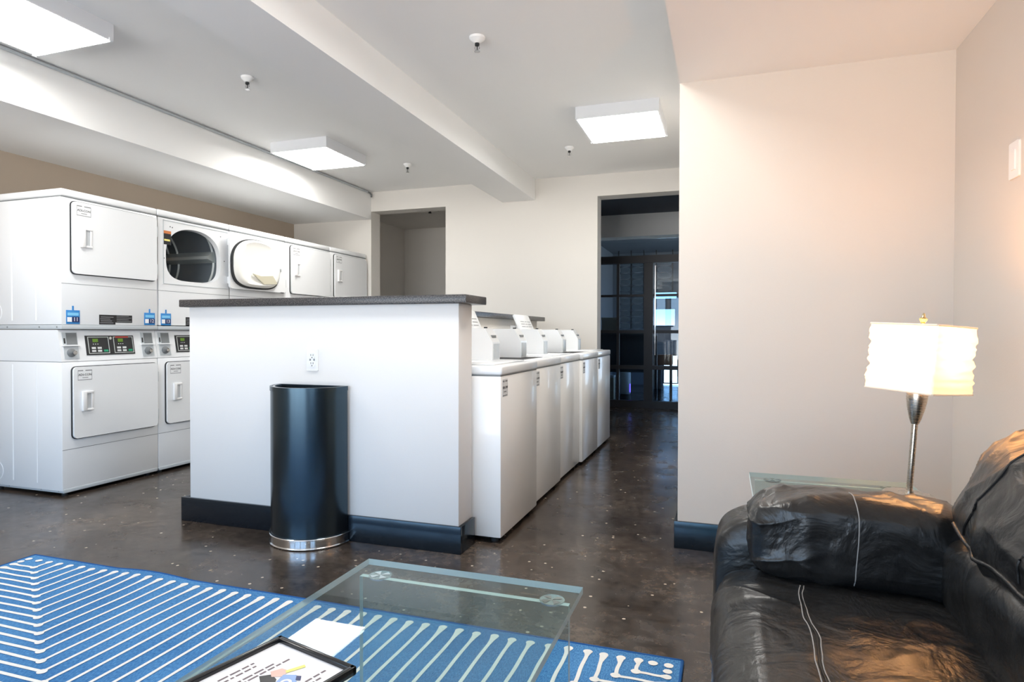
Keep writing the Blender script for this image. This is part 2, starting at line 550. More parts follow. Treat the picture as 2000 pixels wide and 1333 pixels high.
def lettering(name, txt, size, loc, xdir, updir, mat, parent=None, extrude=0.0006):
    cu = bpy.data.curves.new('tmp_text', 'FONT')
    cu.body = txt; cu.size = size; cu.align_x = 'CENTER'; cu.align_y = 'CENTER'; cu.extrude = extrude
    cu.resolution_u = 2
    to = bpy.data.objects.new('tmp_text', cu)
    COL.objects.link(to)
    bpy.context.view_layer.update()
    dg = bpy.context.evaluated_depsgraph_get()
    me = bpy.data.meshes.new_from_object(to.evaluated_get(dg))
    bpy.data.objects.remove(to); bpy.data.curves.remove(cu)
    me.name = name
    X = Vector(xdir).normalized(); U = Vector(updir).normalized(); Z = X.cross(U)
    R = Matrix((X, U, Z)).transposed().to_4x4(); R.translation = Vector(loc)
    me.transform(R)
    me.materials.clear(); me.materials.append(mat)
    o = bpy.data.objects.new(name, me); COL.objects.link(o)
    if parent: o.parent = parent
    return o

def thing(name, label, cat, loc=(0, 0, 0), rot=(0, 0, 0), group=None):
    o = bpy.data.objects.new(name, None)
    o.empty_display_size = 0.1
    o.location = loc; o.rotation_euler = rot
    COL.objects.link(o)
    return tag(o, label, cat, group)

def tag(o, label, cat, group=None):
    o['label'] = label; o['category'] = cat
    if group: o['group'] = group
    return o

def struct(o):
    o['kind'] = 'structure'
    return o

def copy_tree(o, parent=None):
    c = o.copy(); COL.objects.link(c); c.parent = parent
    for ch in list(o.children):
        copy_tree(ch, c)
    return c

# ------------------------------------------------------------------ room shell
ZC, YB, XR, XA = 2.715, 6.50, 0.938, -5.05     # ceiling, back wall, right wall, alcove wall
YW, XW, ZL = 3.189, -0.215, 2.283              # lounge wall plane, its corner, lounge ceiling
XS, ZS = -3.96, 2.395                          # soffit face and underside
struct(box('floor', -5.3, 3.2, -3.2, 13.3, -0.1, 0.0, m_floor))
struct(box('ceiling', XA, XW + 0.6, REAR, YB + 0.2, ZC, ZC + 0.1, m_ceil))
struct(box('ceiling_lounge', XW, XR, REAR, YW, ZL, ZC, m_ceil))
struct(box('ceiling_soffit', XA, XS, REAR, YB, ZS, ZC, m_ceil))
struct(box('beam', -2.312, -1.94, REAR, YB, 2.488, ZC, m_ceil))
struct(box('wall_left', XA - 0.15, XA, REAR - 0.15, YB + 0.2, 0, ZC, m_taupe))
struct(boxes('wall_right', [(XR, XR + 0.15, REAR - 0.15, SWY0, 0, ZC), (XR, XR + 0.15, SWY1, YW, 0, ZC),
                            (XR, XR + 0.15, SWY0, SWY1, 0, SWZ0), (XR, XR + 0.15, SWY0, SWY1, SWZ1, ZC)], m_lounge))
swm = (SWY0 + SWY1) / 2
struct(boxes('window_8', [(XR + 0.06, XR + 0.12, SWY0, SWY0 + 0.04, SWZ0, SWZ1), (XR + 0.06, XR + 0.12, SWY1 - 0.04, SWY1, SWZ0, SWZ1),
                          (XR + 0.06, XR + 0.12, SWY0, SWY1, SWZ0, SWZ0 + 0.04), (XR + 0.06, XR + 0.12, SWY0, SWY1, SWZ1 - 0.04, SWZ1),
                          (XR + 0.06, XR + 0.12, swm - 0.02, swm + 0.02, SWZ0, SWZ1)], m_pframe))  # frame of the unseen side window added for its light
struct(box('wall_lounge', XW, XR + 0.15, YW, YB + 0.2, 0, ZC, m_lounge))
OPL, OPR, OPZ = -2.997, -1.263, 2.486
struct(boxes('wall_back', [
    (XA, XS, YB, YB + 0.2, 0, ZC), (XS, OPL, YB, YB + 0.2, OPZ, ZC), (OPL, OPR, YB, YB + 0.2, 0, ZC),
    (OPR, XW, YB, YB + 0.2, OPZ, ZC)], m_wall))
pieces = [(XA, XR, REAR - 0.15, REAR, 0, WZ0), (XA, XR, REAR - 0.15, REAR, WZ1, ZC)]
xs_ = [XA] + [v for ab in REAR_WIN for v in ab] + [XR]
for i in range(0, len(xs_), 2):
    pieces.append((xs_[i], xs_[i + 1], REAR - 0.15, REAR, WZ0, WZ1))
struct(boxes('wall_rear', pieces, m_wall))
for i, (x0, x1) in enumerate(REAR_WIN):
    xm = (x0 + x1) / 2
    fr = struct(boxes('window_%d' % (i + 1), [
        (x0, x0 + 0.04, REAR - 0.12, REAR - 0.06, WZ0, WZ1), (x1 - 0.04, x1, REAR - 0.12, REAR - 0.06, WZ0, WZ1),
        (x0, x1, REAR - 0.12, REAR - 0.06, WZ0, WZ0 + 0.04), (x0, x1, REAR - 0.12, REAR - 0.06, WZ1 - 0.04, WZ1),
        (xm - 0.02, xm + 0.02, REAR - 0.12, REAR - 0.06, WZ0, WZ1)], m_pframe))

# lounge baseboard round the wall end
BBH = 0.133
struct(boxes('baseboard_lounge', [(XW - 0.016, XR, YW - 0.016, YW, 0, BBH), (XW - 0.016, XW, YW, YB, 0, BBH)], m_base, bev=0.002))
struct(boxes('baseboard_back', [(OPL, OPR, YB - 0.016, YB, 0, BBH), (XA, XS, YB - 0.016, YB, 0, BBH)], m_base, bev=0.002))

# half wall with dark worktop
PX0, PX1, PY0, PY1 = -2.844, -1.202, 2.755, 2.92
struct(box('wall_half', PX0, PX1, PY0, PY1, 0, 1.20, m_wallw, bev=0.002))
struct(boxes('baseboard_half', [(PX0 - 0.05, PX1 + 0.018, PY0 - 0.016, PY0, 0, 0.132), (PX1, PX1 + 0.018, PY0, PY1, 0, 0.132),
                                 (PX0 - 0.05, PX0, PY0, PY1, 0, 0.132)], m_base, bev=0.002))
tag(box('worktop', -2.886, -1.150, 2.722, 2.99, 1.2005, 1.241, m_counter, bev=0.004), 'dark speckled worktop capping the white half wall', 'worktop')
# low wall running back behind the washers
LX = -1.83
struct(box('wall_low', LX - 0.14, LX, PY1, 6.20, 0, 1.18, m_wall, bev=0.002))
tag(box('ledge', LX - 0.17, LX + 0.05, 2.992, 6.33, 1.1805, 1.222, m_counter, bev=0.004), 'narrow dark ledge capping the low wall behind the washers', 'ledge')

# recess beyond the small opening
struct(boxes('wall_recess', [(-4.75, -4.6, YB + 0.2, 8.5, 0, 2.8), (-4.75, -2.3, 8.5, 8.65, 0, 2.8), (-2.45, -2.3, YB + 0.2, 8.5, 0, 2.8),
                             (-4.75, XA + 0.5, YB + 0.2, YB + 0.21, 0, 2.8)], m_wall))
struct(box('ceiling_recess', -4.75, -2.3, YB + 0.2, 8.65, 2.62, 2.7, m_wall))

# lobby and office beyond the wide doorway
struct(boxes('wall_lobby', [(-2.29, -2.2, YB + 0.2, 13.0, 0, 2.8), (1.2, 1.35, YB + 0.2, 9.5, 0, 2.8), (1.2, 1.35, 12.6, 13.0, 0, 2.8), (1.2, 1.35, 9.5, 12.6, 0, 0.5), (1.2, 1.35, 9.5, 12.6, 2.3, 2.8), (XR, 1.2, YB + 0.1, YB + 0.2, 0, 2.8)], m_dark_wall))  # unseen opening in the right side added to bring daylight into the office
struct(box('ceiling_lobby', -2.29, 1.35, YB + 0.2, 13.15, 2.69, 2.8, m_dark_wall))
struct(box('beam_lobby', -2.2, 1.2, 8.70, 8.95, 2.385, 2.69, m_ceil))
fwin = [(-1.36, -0.93, 1.19, 1.56), (-1.36, -0.90, 1.735, 1.90), (-1.18, -0.50, 0.03, 0.62)]
far = [(-2.2, -1.36, 13.0, 13.15, 0, 2.69), (-0.5, 1.2, 13.0, 13.15, 0, 2.69), (-1.36, -0.5, 13.0, 13.15, 1.90, 2.69),
       (-1.36, -0.5, 13.0, 13.15, 1.56, 1.735), (-0.93, -0.5, 13.0, 13.15, 1.19, 1.56), (-0.90, -0.5, 13.0, 13.15, 1.735, 1.90),
       (-1.36, -0.5, 13.0, 13.15, 0.62, 1.19), (-1.36, -1.18, 13.0, 13.15, 0.0, 0.62)]
struct(boxes('wall_office', far, m_dark_wall))
for i, (x0, x1, z0, z1) in enumerate(fwin):
    wv = struct(boxes('window_%d' % (4 + i), [(x0, x1, 13.02, 13.06, z0, z0 + 0.02), (x0, x1, 13.02, 13.06, z1 - 0.02, z1),
                                             (x0, x0 + 0.02, 13.02, 13.06, z0, z1), (x1 - 0.02, x1, 13.02, 13.06, z0, z1)], m_pframe))
    box('pane', x0 + 0.02, x1 - 0.02, 13.035, 13.04, z0 + 0.02, z1 - 0.02, m_pane, wv)
    if i == 2:
        boxes('muntin', [(x, x + 0.025, 13.02, 13.06, z0 + 0.02, z1 - 0.02) for x in (-1.05, -0.90, -0.75, -0.62)], m_pframe, wv)

# ------------------------------------------------------------------ ceiling fixtures
def fixture(cx, cy, wx, wy, label):
    t = thing('ceiling_light', label, 'light', (cx, cy, ZC - 0.092), group='square ceiling lights')
    hx, hy = wx / 2, wy / 2
    bm = bmesh.new()
    box_into(bm, -hx, hx, -hy, -hy + 0.012, 0, 0.0915); box_into(bm, -hx, hx, hy - 0.012, hy, 0, 0.0915)
    box_into(bm, -hx, -hx + 0.012, -hy + 0.012, hy - 0.012, 0, 0.0915); box_into(bm, hx - 0.012, hx, -hy + 0.012, hy - 0.012, 0, 0.0915)
    box_into(bm, -hx + 0.012, hx - 0.012, -hy + 0.012, hy - 0.012, 0.083, 0.0905)
    link('housing', bm, m_fix, t)
    # shallow tray-shaped lens
    bm = bmesh.new()
    prof = [(0.011, 0.003), (0.014, -0.003), (0.05, -0.003)]
    rings = []
    for d, z in prof:
        rings.append([bm.verts.new(p) for p in ((-hx + d, -hy + d, z), (hx - d, -hy + d, z), (hx - d, hy - d, z), (-hx + d, hy - d, z))])
    for A, B in zip(rings, rings[1:]):
        for i in range(4):
            bm.faces.new((A[i], A[(i + 1) % 4], B[(i + 1) % 4], B[i]))
    bm.faces.new(rings[-1])
    bmesh.ops.recalc_face_normals(bm, faces=list(bm.faces))
    for f in bm.faces:
        if f.normal.z > 0: f.normal_flip()
    link('lens', bm, m_lens, t)
    for sx in (-1, 1):
        box('clip', sx * (hx + 0.004) - 0.004, sx * (hx + 0.004) + 0.004, hy - 0.03, hy - 0.01, -0.006, 0.012, m_fix, t)
    return t
fixture(-3.41, 2.20, 0.575, 0.66, 'square ceiling light cut off by the upper edge, above the dryers')
fixture(-3.47, 4.83, 0.57, 0.62, 'square ceiling light beside the soffit, over the far dryers')
fixture(-0.745, 4.83, 0.60, 0.62, 'square ceiling light between the beam and the doorway')
fixture(-0.745, 2.20, 0.60, 0.62, 'square ceiling light above the coffee table, beside the lounge ceiling')

# sprinklers
def sprinkler(x, y, label, big=1.0):
    t = thing('sprinkler_head', label, 'sprinkler', (x, y, ZC), group='fire sprinklers on the ceiling')
    lathe('escutcheon', [(0.0, -0.002), (0.040 * big, -0.002), (0.038 * big, -0.014), (0.022, -0.030), (0.016, -0.036), (0.0, -0.036)], m_ceil, t, n=24)
    lathe('body', [(0.0, -0.036), (0.012, -0.036), (0.013, -0.048), (0.007, -0.052), (0.0, -0.052)], m_gap, t, n=16)
    b = tube('frame_arm', [(-0.010, 0, -0.050), (-0.014, 0, -0.064), (-0.002, 0, -0.080)], 0.0022, m_steel, t, 6)
    tube('frame_arm', [(0.010, 0, -0.050), (0.014, 0, -0.064), (0.002, 0, -0.080)], 0.0022, m_steel, t, 6)
    lathe('deflector', [(0.0, -0.080), (0.016, -0.080), (0.016, -0.083), (0.0, -0.083)], m_steel, t, n=16)
    tube('bulb', [(0, 0, -0.052), (0, 0, -0.080)], 0.003, m_gap, t, 6)
sprinkler(-2.935, 3.317, 'white sprinkler head between the near square light and the beam')
sprinkler(-1.320, 3.281, 'large white sprinkler head, the one closest to the lounge', 1.15)
sprinkler(-2.951, 5.515, 'small sprinkler head just past the square light beside the soffit')
sprinkler(-1.317, 5.470, 'small sprinkler head beside the square light near the doorway')
t = thing('wall_sprinkler', 'hooked sprinkler pipe under the head of the small opening', 'sprinkler', (-3.42, 6.95, 2.62))
tube('pipe', [(0, 0.25, -0.02), (0, 0.10, -0.02), (0.0, 0.05, -0.025), (0.0, 0.02, -0.04), (0, 0.012, -0.075)], 0.012, m_gap, t)
lathe('deflector', [(0, -0.10), (0.020, -0.10), (0.012, -0.075), (0, -0.075)], m_gap, t, (0, 0.012), 16)

# conduit along the soffit
t = thing('conduit', 'thin grey conduit pipe along the edge of the soffit and ceiling', 'pipe', (XS + 0.012, 0, ZC - 0.016))
tube('pipe', [(0, -2.9, 0), (0, 6.40, 0)], 0.0105, m_grey, t)
tube('elbow', [(0, 6.40, 0), (0.004, 6.45, -0.004), (0.008, 6.47, -0.02), (0.008, 6.472, -0.05)], 0.010, m_seam, t)
for yy in (1.2, 3.15, 5.1):
    tube('coupling', [(0, yy, 0), (0, yy + 0.06, 0)], 0.0118, m_grey, t)

# ------------------------------------------------------------------ stacked dryers
XD, PITCHD, W = -4.013, 0.7205, 0.7165
def yz_plate(name, pts, x0, x1, mat, parent, smooth=True):
    return prism(name, pts, 'x', x0, x1, mat, parent, smooth)

def label_plate(parent, y, z, x):
    p = yz_plate('maker_label', rrect(y, y + 0.105, z - 0.075, z, 0.004, 2), x, x + 0.0006, m_white, parent, False)
    boxes('label_print', [(x + 0.0006, x + 0.0009, y + 0.004, y + 0.040, z - 0.010, z - 0.004), (x + 0.0006, x + 0.0009, y + 0.055, y + 0.101, z - 0.010, z - 0.004),
                          (x + 0.0006, x + 0.0009, y + 0.004, y + 0.101, z - 0.070, z - 0.066), (x + 0.0006, x + 0.0009, y + 0.004, y + 0.006, z - 0.066, z - 0.010),
                          (x + 0.0006, x + 0.0009, y + 0.099, y + 0.101, z - 0.066, z - 0.010)], m_print, p)
    lettering('label_text', 'ADI-CON', 0.021, (x + 0.0012, y + 0.0525, z - 0.035), (0, 1, 0), (0, 0, 1), m_black, p, 0.0003)
    boxes('label_print', [(x + 0.0006, x + 0.0009, y + 0.034, y + 0.074, z - 0.056, z - 0.052)], m_print, p)
    return p

def pull(parent, y, z, x, mat):
    """recessed pull: raised frame with a pocket open to the hinge side"""
    h = boxes('handle', [(x, x + 0.017, y, y + 0.028, z, z + 0.128), (x, x + 0.010, y + 0.028, y + 0.080, z, z + 0.014),
                         (x, x + 0.010, y + 0.028, y + 0.080, z + 0.114, z + 0.128), (x, x + 0.006, y + 0.066, y + 0.080, z + 0.010, z + 0.118),
                         ], mat, parent, bev=0.003)
    box('grip_shade', x, x + 0.0025, y + 0.026, y + 0.068, z + 0.012, z + 0.116, m_pocket_shade, h)  # grey plate paints the shading inside the pull's recess
    return h

def dryer_door(parent, z0, z1, lbl=True):
    s = yz_plate('door_gap_shade', rrect(0.058, 0.703, z0 - 0.005, z1 + 0.004, 0.030), 0.0, 0.010, m_gap, parent)  # dark plate standing in for the shaded gap round the door
    d = yz_plate('door', rrect(0.062, 0.699, z0, z1, 0.026), 0.004, 0.022, m_white, parent)
    pull(d, 0.112, z0 + 0.175, 0.022, m_plastic)
    if lbl:
        label_plate(d, 0.085, z1 - 0.018, 0.022)
    for zz in (z0 + 0.05, z1 - 0.14):
        box('hinge', 0.004, 0.021, 0.698, 0.708, zz, zz + 0.075, m_grey, d, 0.003)
    return d

def number_tag(parent, y, z, txt):
    p = box('number_tag', 0.0, 0.003, y, y + 0.090, z, z + 0.090, m_bluetag, parent, 0.001)
    box('tag_strap', 0.0, 0.003, y + 0.040, y + 0.050, z + 0.090, z + 0.118, m_bluetag, p)
    box('tag_band', 0.003, 0.0036, y + 0.008, y + 0.082, z + 0.055, z + 0.074, m_sky, p)
    box('tag_field', 0.003, 0.0036, y + 0.006, y + 0.036, z + 0.014, z + 0.044, m_paper, p)
    box('tag_field', 0.003, 0.0036, y + 0.038, y + 0.086, z + 0.012, z + 0.047, m_navy, p)
    lettering('tag_number', txt, 0.036, (0.0042, y + 0.062, z + 0.0295), (0, 1, 0), (0, 0, 1), m_paper, p, 0.0004)

# control panel tilts back towards its top
TZ0, TZ1, TDX = 0.868, 1.074, -0.034
def tilt_pt(y, z, out=0.0):
    k = (z - TZ0) / (TZ1 - TZ0)
    return Vector((TDX * k + out, y, z))
def tilt_box(name, y0, y1, z0, z1, out0, out1, mat, parent, bm=None):
    own = bm is None
    bm = bm or bmesh.new()
    c = [tilt_pt(y, z, o) for o in (out0, out1) for y in (y0, y1) for z in (z0, z1)]
    v = [bm.verts.new(p) for p in c]
    fs = [bm.faces.new([v[i] for i in f]) for f in ((0, 1, 3, 2), (4, 6, 7, 5), (0, 4, 5, 1), (2, 3, 7, 6), (0, 2, 6, 4), (1, 5, 7, 3))]
    bmesh.ops.recalc_face_normals(bm, faces=fs)
    return link(name, bm, mat, parent) if own else None

def coin_slide(parent, y):
    p = tilt_box('coin_mechanism', y, y + 0.098, 0.884, 1.058, 0.0, 0.0025, m_grey, parent)
    tilt_box('coin_chute', y + 0.024, y + 0.094, 0.978, 1.054, 0.0025, 0.004, m_seam, p)
    tilt_box('coin_slot', y + 0.006, y + 0.016, 0.985, 1.02, 0.0025, 0.004, m_black, p)
    tilt_box('coin_shelf', y - 0.006, y + 0.108, 0.969, 0.976, 0.0, 0.014, m_white, p)
    bm = bmesh.new()
    lathe_into(bm, [(0, 0), (0.027, 0), (0.027, 0.010), (0.022, 0.014), (0, 0.014)], 0, 0, 20)
    for v in bm.verts:
        v.co = tilt_pt(y + 0.045, 0.925) + Vector((0.0025 + v.co.z, v.co.x, v.co.y))
    link('coin_dial', bm, m_seam, p, True, 40)
    bm = bmesh.new()
    lathe_into(bm, [(0, 0), (0.014, 0), (0.014, 0.010), (0, 0.012)], 0, 0, 16)
    for v in bm.verts:
        v.co = tilt_pt(y + 0.056, 0.925) + Vector((0.0165 + v.co.z, v.co.x, v.co.y))
    link('lock_cylinder', bm, m_chrome, p, True, 40)

def display_unit(parent, y0, top):
    yl, yr = y0, y0 + 0.150
    fr = bmesh.new()
    for b in ((yl, yl + 0.004, 0.918, 1.026), (yr - 0.004, yr, 0.918, 1.026), (yl, yr, 0.915, 0.919), (yl, yr, 1.024, 1.028)):
        tilt_box(None, *b, 0.0035, 0.0045, None, None, fr)
    link('display_border', fr, m_rib, parent)
    tilt_box('display', y0 + 0.034, y0 + 0.072, 0.992, 1.014, 0.0035, 0.0048, m_led, parent)
    if top:
        tilt_box('warning_strip', y0 + 0.016, y0 + 0.116, 1.020, 1.030, 0.0035, 0.0050, m_red, parent)
    for i in range(2):
        for j in range(2):
            tilt_box('button', y0 + 0.022 + 0.042 * i, y0 + 0.050 + 0.042 * i, 0.926 + 0.020 * j, 0.939 + 0.020 * j, 0.0035, 0.006, m_btn, parent)
    tilt_box('start_button', y0 + 0.108, y0 + 0.138, 0.926, 0.940, 0.0035, 0.006, m_green, parent)
    for i in range(3):
        tilt_box('indicator', y0 + 0.034 + 0.016 * i, y0 + 0.040 + 0.016 * i, 0.976, 0.981, 0.0035, 0.0045, m_btn, parent)

def stacked_dryer(i, y0, label, open_door=False, tags=(), detail=True):
    t = thing('stacked_dryer', label, 'dryer', (XD, y0, 0), group='stacked coin dryers along the wall')
    D = -0.72
    # lower cabinet, plinth and feet
    box('lower_cabinet', D, 0.0, 0, W, 0.034, 0.866, m_white, t, 0.006)
    box('plinth', D + 0.01, 0.002, 0.006, W - 0.006, 0.022, 0.046, m_grey, t, 0.002)
    for fx in (-0.05, D + 0.06):
        for fy in (0.05, W - 0.05):
            lathe('foot', [(0, 0), (0.018, 0), (0.018, 0.022), (0, 0.022)], m_gap, t, (fx, fy), 12)
    box('seam_line', -0.02, 0.0006, 0.002, W - 0.002, 0.2975, 0.3005, m_seam, t)
    dryer_door(t, 0.366, 0.832)
    # control section
    prism('control_panel', [(D, 0.868), (0.0, 0.868), (TDX, 1.074), (D, 1.074)], 'y', 0, W, m_white, t)
    if detail:
        pan = tilt_box('display_panel', 0.172, 0.532, 0.905, 1.036, 0.0, 0.0035, m_black, t)
        display_unit(pan, 0.188, False); display_unit(pan, 0.374, True)
        bm = bmesh.new()
        lathe_into(bm, [(0, 0), (0.010, 0), (0.010, 0.003), (0, 0.003)], 0, 0, 14)
        for v in bm.verts:
            v.co = tilt_pt(0.352, 1.018) + Vector((0.0035 + v.co.z, v.co.x, v.co.y))
        link('logo_dot', bm, m_chrome, pan, True, 40)
        coin_slide(t, 0.022); coin_slide(t, 0.594)
    # upper cabinet
    box('ledge', D, 0.004, 0, W, 1.078, 1.106, m_grey, t, 0.003)
    if not open_door:
        box('upper_cabinet', D, 0.0, 0, W, 1.107, 1.928, m_white, t, 0.006)
    else:
        # cabinet walls with an oval loading hole in the front sheet
        boxes('upper_cabinet', [(D, 0, 0, 0.004, 1.107, 1.928), (D, 0, W - 0.004, W, 1.107, 1.928), (D, D + 0.004, 0, W, 1.107, 1.928),
                                (D, 0, 0, W, 1.107, 1.112), (D, 0, 0, W, 1.923, 1.928)], m_white, t)
        inner = hole_outline()
        bm = bmesh.new()
        n = len(inner)
        cy, cz = 0.347, 1.665
        outer = []
        for (py, pz) in inner:
            d = Vector((py - cy, pz - cz))
            k = min(((W if d.x > 0 else 0) - cy) / d.x if abs(d.x) > 1e-6 else 9, ((1.928 if d.y > 0 else 1.107) - cz) / d.y if abs(d.y) > 1e-6 else 9)
            outer.append((cy + d.x * k, cz + d.y * k))
        for cyy, czz in ((0, 1.107), (W, 1.107), (0, 1.928), (W, 1.928)):   # snap closest ring points to the corners
            q = min(range(n), key=lambda j: (outer[j][0] - cyy) ** 2 + (outer[j][1] - czz) ** 2)
            outer[q] = (cyy, czz)
        A = [bm.verts.new((0, *p)) for p in outer]
        B = [bm.verts.new((0, *p)) for p in inner]
        Cc = [bm.verts.new((-0.035, cy + (p[0] - cy) * 0.97, cz + (p[1] - cz) * 0.97)) for p in inner]
        for j in range(n):
            k = (j + 1) % n
            bm.faces.new((A[j], A[k], B[k], B[j])); bm.faces.new((B[j], B[k], Cc[k], Cc[j]))
        bmesh.ops.recalc_face_normals(bm, faces=list(bm.faces))
        link('front_sheet', bm, m_white, t, True, 30)
        # shallow door recess border
        boxes('door_recess', [(0.0, 0.003, 0.050, 0.700, 1.905, 1.910), (0.0, 0.003, 0.050, 0.054, 1.430, 1.910), (0.0, 0.003, 0.050, 0.700, 1.426, 1.430)], m_grey, t)
        # drum
        R = 0.318
        dm = bmesh.new()
        lathe_into(dm, [(0, -0.62), (R, -0.62), (R, -0.05), (R - 0.03, -0.035)], 0, 0, 56)
        for v in dm.verts:
            v.co = Vector((v.co.z, cy + v.co.x, cz - 0.01 + v.co.y))
        drum = link('drum', dm, m_drum, t, True, 40)
        for xx in (-0.60, -0.50, -0.12):
            rb = bmesh.new()
            lathe_into(rb, [(R + 0.001, xx - 0.012), (R - 0.010, xx), (R + 0.001, xx + 0.012)], 0, 0, 56)
            for v in rb.verts:
                v.co = Vector((v.co.z, cy + v.co.x, cz - 0.01 + v.co.y))
            link('drum_ring', rb, m_rib, drum, True, 60)
        for ang in (8, 128, 248):
            a = math.radians(ang)
            bm = bmesh.new()
            loop_prism_into(bm, [(R - 0.085, -0.012), (R - 0.08, 0.012), (R, 0.05), (R, -0.05)], 'x', -0.60, -0.10)
            for v in bm.verts:
                q = Vector((v.co.y, v.co.z))
                v.co = Vector((v.co.x, cy + q.x * math.cos(a) - q.y * math.sin(a), cz - 0.01 + q.x * math.sin(a) + q.y * math.cos(a)))
            link('drum_baffle', bm, m_rib, drum)
        bk = bmesh.new()
        lathe_into(bk, [(0, 0), (0.20, 0), (0.20, 0.012), (0, 0.012)], 0, 0, 40)
        for v in bk.verts:
            v.co = Vector((-0.615 + v.co.z, cy + v.co.x, cz - 0.01 + v.co.y))
        link('drum_back', bk, m_copper, drum, True, 40)
        st = box('warning_sticker', 0.0, 0.001, 0.052, 0.122, 1.725, 1.83, m_black, t)
        box('sticker_band', 0.001, 0.0015, 0.052, 0.122, 1.808, 1.83, m_orange, st)
        box('sticker_band', 0.001, 0.0015, 0.060, 0.112, 1.752, 1.766, m_yellow, st)
        for yy, zz in ((0.115, 1.865), (0.135, 1.862), (0.62, 1.862), (0.66, 1.66), (0.058, 1.62)):
            lathe_dot('screw', yy, zz, t)
        # the open door, swung right round over the neighbour
        d = thing_part('door', t)
        y1 = 0.662
        yz_plate('door_skin', rrect(y1, y1 + 0.650, 1.432, 1.912, 0.026), 0.042, 0.060, m_white, d)
        ocy, ocz = y1 + 0.305, 1.665
        yz_plate('gasket', door_outline(ocy, ocz, 1.0), 0.060, 0.074, m_gap, d)
        yz_plate('liner', door_outline(ocy + 0.006, ocz + 0.004, 0.955), 0.060, 0.080, m_cream, d)
        # dished centre rim
        bm = bmesh.new()
        A = [bm.verts.new((0.080, *p)) for p in door_outline(ocy + 0.006, ocz + 0.004, 0.955)]
        B = [bm.verts.new((0.100, *p)) for p in door_outline(ocy + 0.006, ocz + 0.004, 0.86)]
        Cc = [bm.verts.new((0.086, *p)) for p in door_outline(ocy + 0.006, ocz + 0.004, 0.70)]
        for L0, L1 in ((A, B), (B, Cc)):
            for j in range(len(A)):
                k = (j + 1) % len(A)
                bm.faces.new((L0[j], L0[k], L1[k], L1[j]))
        bm.faces.new(Cc)
        bmesh.ops.recalc_face_normals(bm, faces=list(bm.faces))
        link('liner_rim', bm, m_cream, d, True, 60)
        bm = bmesh.new()
        loop_prism_into(bm, [(ocy - 0.08, 1.575), (ocy + 0.02, 1.560), (ocy + 0.175, 1.575), (ocy + 0.235, 1.505), (ocy + 0.06, 1.490)], 'x', 0.092, 0.1035)
        link('lint_plate', bm, m_lint, d)
        box('strike', 0.060, 0.070, ocy + 0.322, ocy + 0.336, 1.63, 1.655, m_grey, d, 0.002)
        for zz in (1.475, 1.80):
            box('hinge', 0.0, 0.046, y1 + 0.030, y1 + 0.046, zz, zz + 0.06, m_white, d, 0.003)
    box('seam_line', -0.02, 0.0006, 0.002, W - 0.002, 1.3715, 1.3745, m_seam, t)
    if not open_door and i != 2:
        dryer_door(t, 1.440, 1.908)
    elif i == 2:
        dryer_door(t, 1.440, 1.908, False)
    for txt, ty in tags:
        number_tag(t, ty, 1.112, txt)
    if detail:
        wp = boxes('notice_plate', [(0, 0.0015, 0.256, 0.375, 1.112, 1.178), (0, 0.0015, 0.375, 0.505, 1.126, 1.178)], m_black, t)
        boxes('notice_print', [(0.0015, 0.002, 0.262 + 0.004 * (k % 2), 0.360 - 0.012 * (k % 3), 1.121 + 0.013 * k, 1.126 + 0.013 * k) for k in range(4)] +
              [(0.0015, 0.002, 0.384, 0.498 - 0.02 * (k % 2), 1.133 + 0.012 * k, 1.137 + 0.012 * k) for k in range(4)], m_print, wp)
    # cap
    box('seam_line', D, 0.001, 0.001, W - 0.001, 1.927, 1.9325, m_seam, t)
    box('top_cap', D, 0.004, 0, W, 1.932, 1.982, m_white, t, 0.014, 3)
    return t

def thing_part(name, parent):
    o = bpy.data.objects.new(name, None); o.empty_display_size = 0.05
    COL.objects.link(o); o.parent = parent
    return o

def lathe_dot(name, y, z, parent):
    bm = bmesh.new()
    lathe_into(bm, [(0, 0), (0.005, 0), (0.005, 0.002), (0, 0.002)], 0, 0, 10)
    for v in bm.verts:
        v.co = Vector((v.co.z, y + v.co.x, z + v.co.y))
    return link(name, bm, m_seam, parent)

def hole_outline():
    """loading hole: round top, straighter flattened bottom"""
    pts = []
    cy, cz, rx = 0.347, 1.655, 0.272
    for k in range(72):
        a = 2 * PI * k / 72
        ca, sa = math.cos(a), math.sin(a)
        n = 2.25 if sa >= 0 else 3.6
        ry = 0.217 if sa >= 0 else 0.198
        pts.append((cy + rx * math.copysign(abs(ca) ** (2 / n), ca), cz + ry * math.copysign(abs(sa) ** (2 / n), sa)))
    return pts

def door_outline(cy, cz, s):
    pts = []
    for k in range(72):
        a = 2 * PI * k / 72
        ca, sa = math.cos(a), math.sin(a)
        n = 2.3 if sa >= 0 else 3.4
        pts.append((cy + 0.302 * s * math.copysign(abs(ca) ** (2 / n), ca), cz + (0.214 if sa >= 0 else 0.222) * s * math.copysign(abs(sa) ** (2 / n), sa)))
    return pts

Y0 = 2.874
near = stacked_dryer(0, Y0, 'stacked coin dryer tagged 11 and 12 at the open end of the row', tags=(('11', 0.030), ('12', 0.604)))
stacked_dryer(1, Y0 + PITCHD, 'stacked coin dryer tagged 13 whose upper drum stands open', open_door=True, tags=(('13', 0.026),))
stacked_dryer(2, Y0 + 2 * PITCHD, 'stacked dryer covered above by its neighbour\'s swung-back round door')
stacked_dryer(3, Y0 + 3 * PITCHD, 'stacked dryer with closed upper door, second from the back corner')
stacked_dryer(4, Y0 + 4 * PITCHD, 'stacked dryer in the back corner beside the small opening')
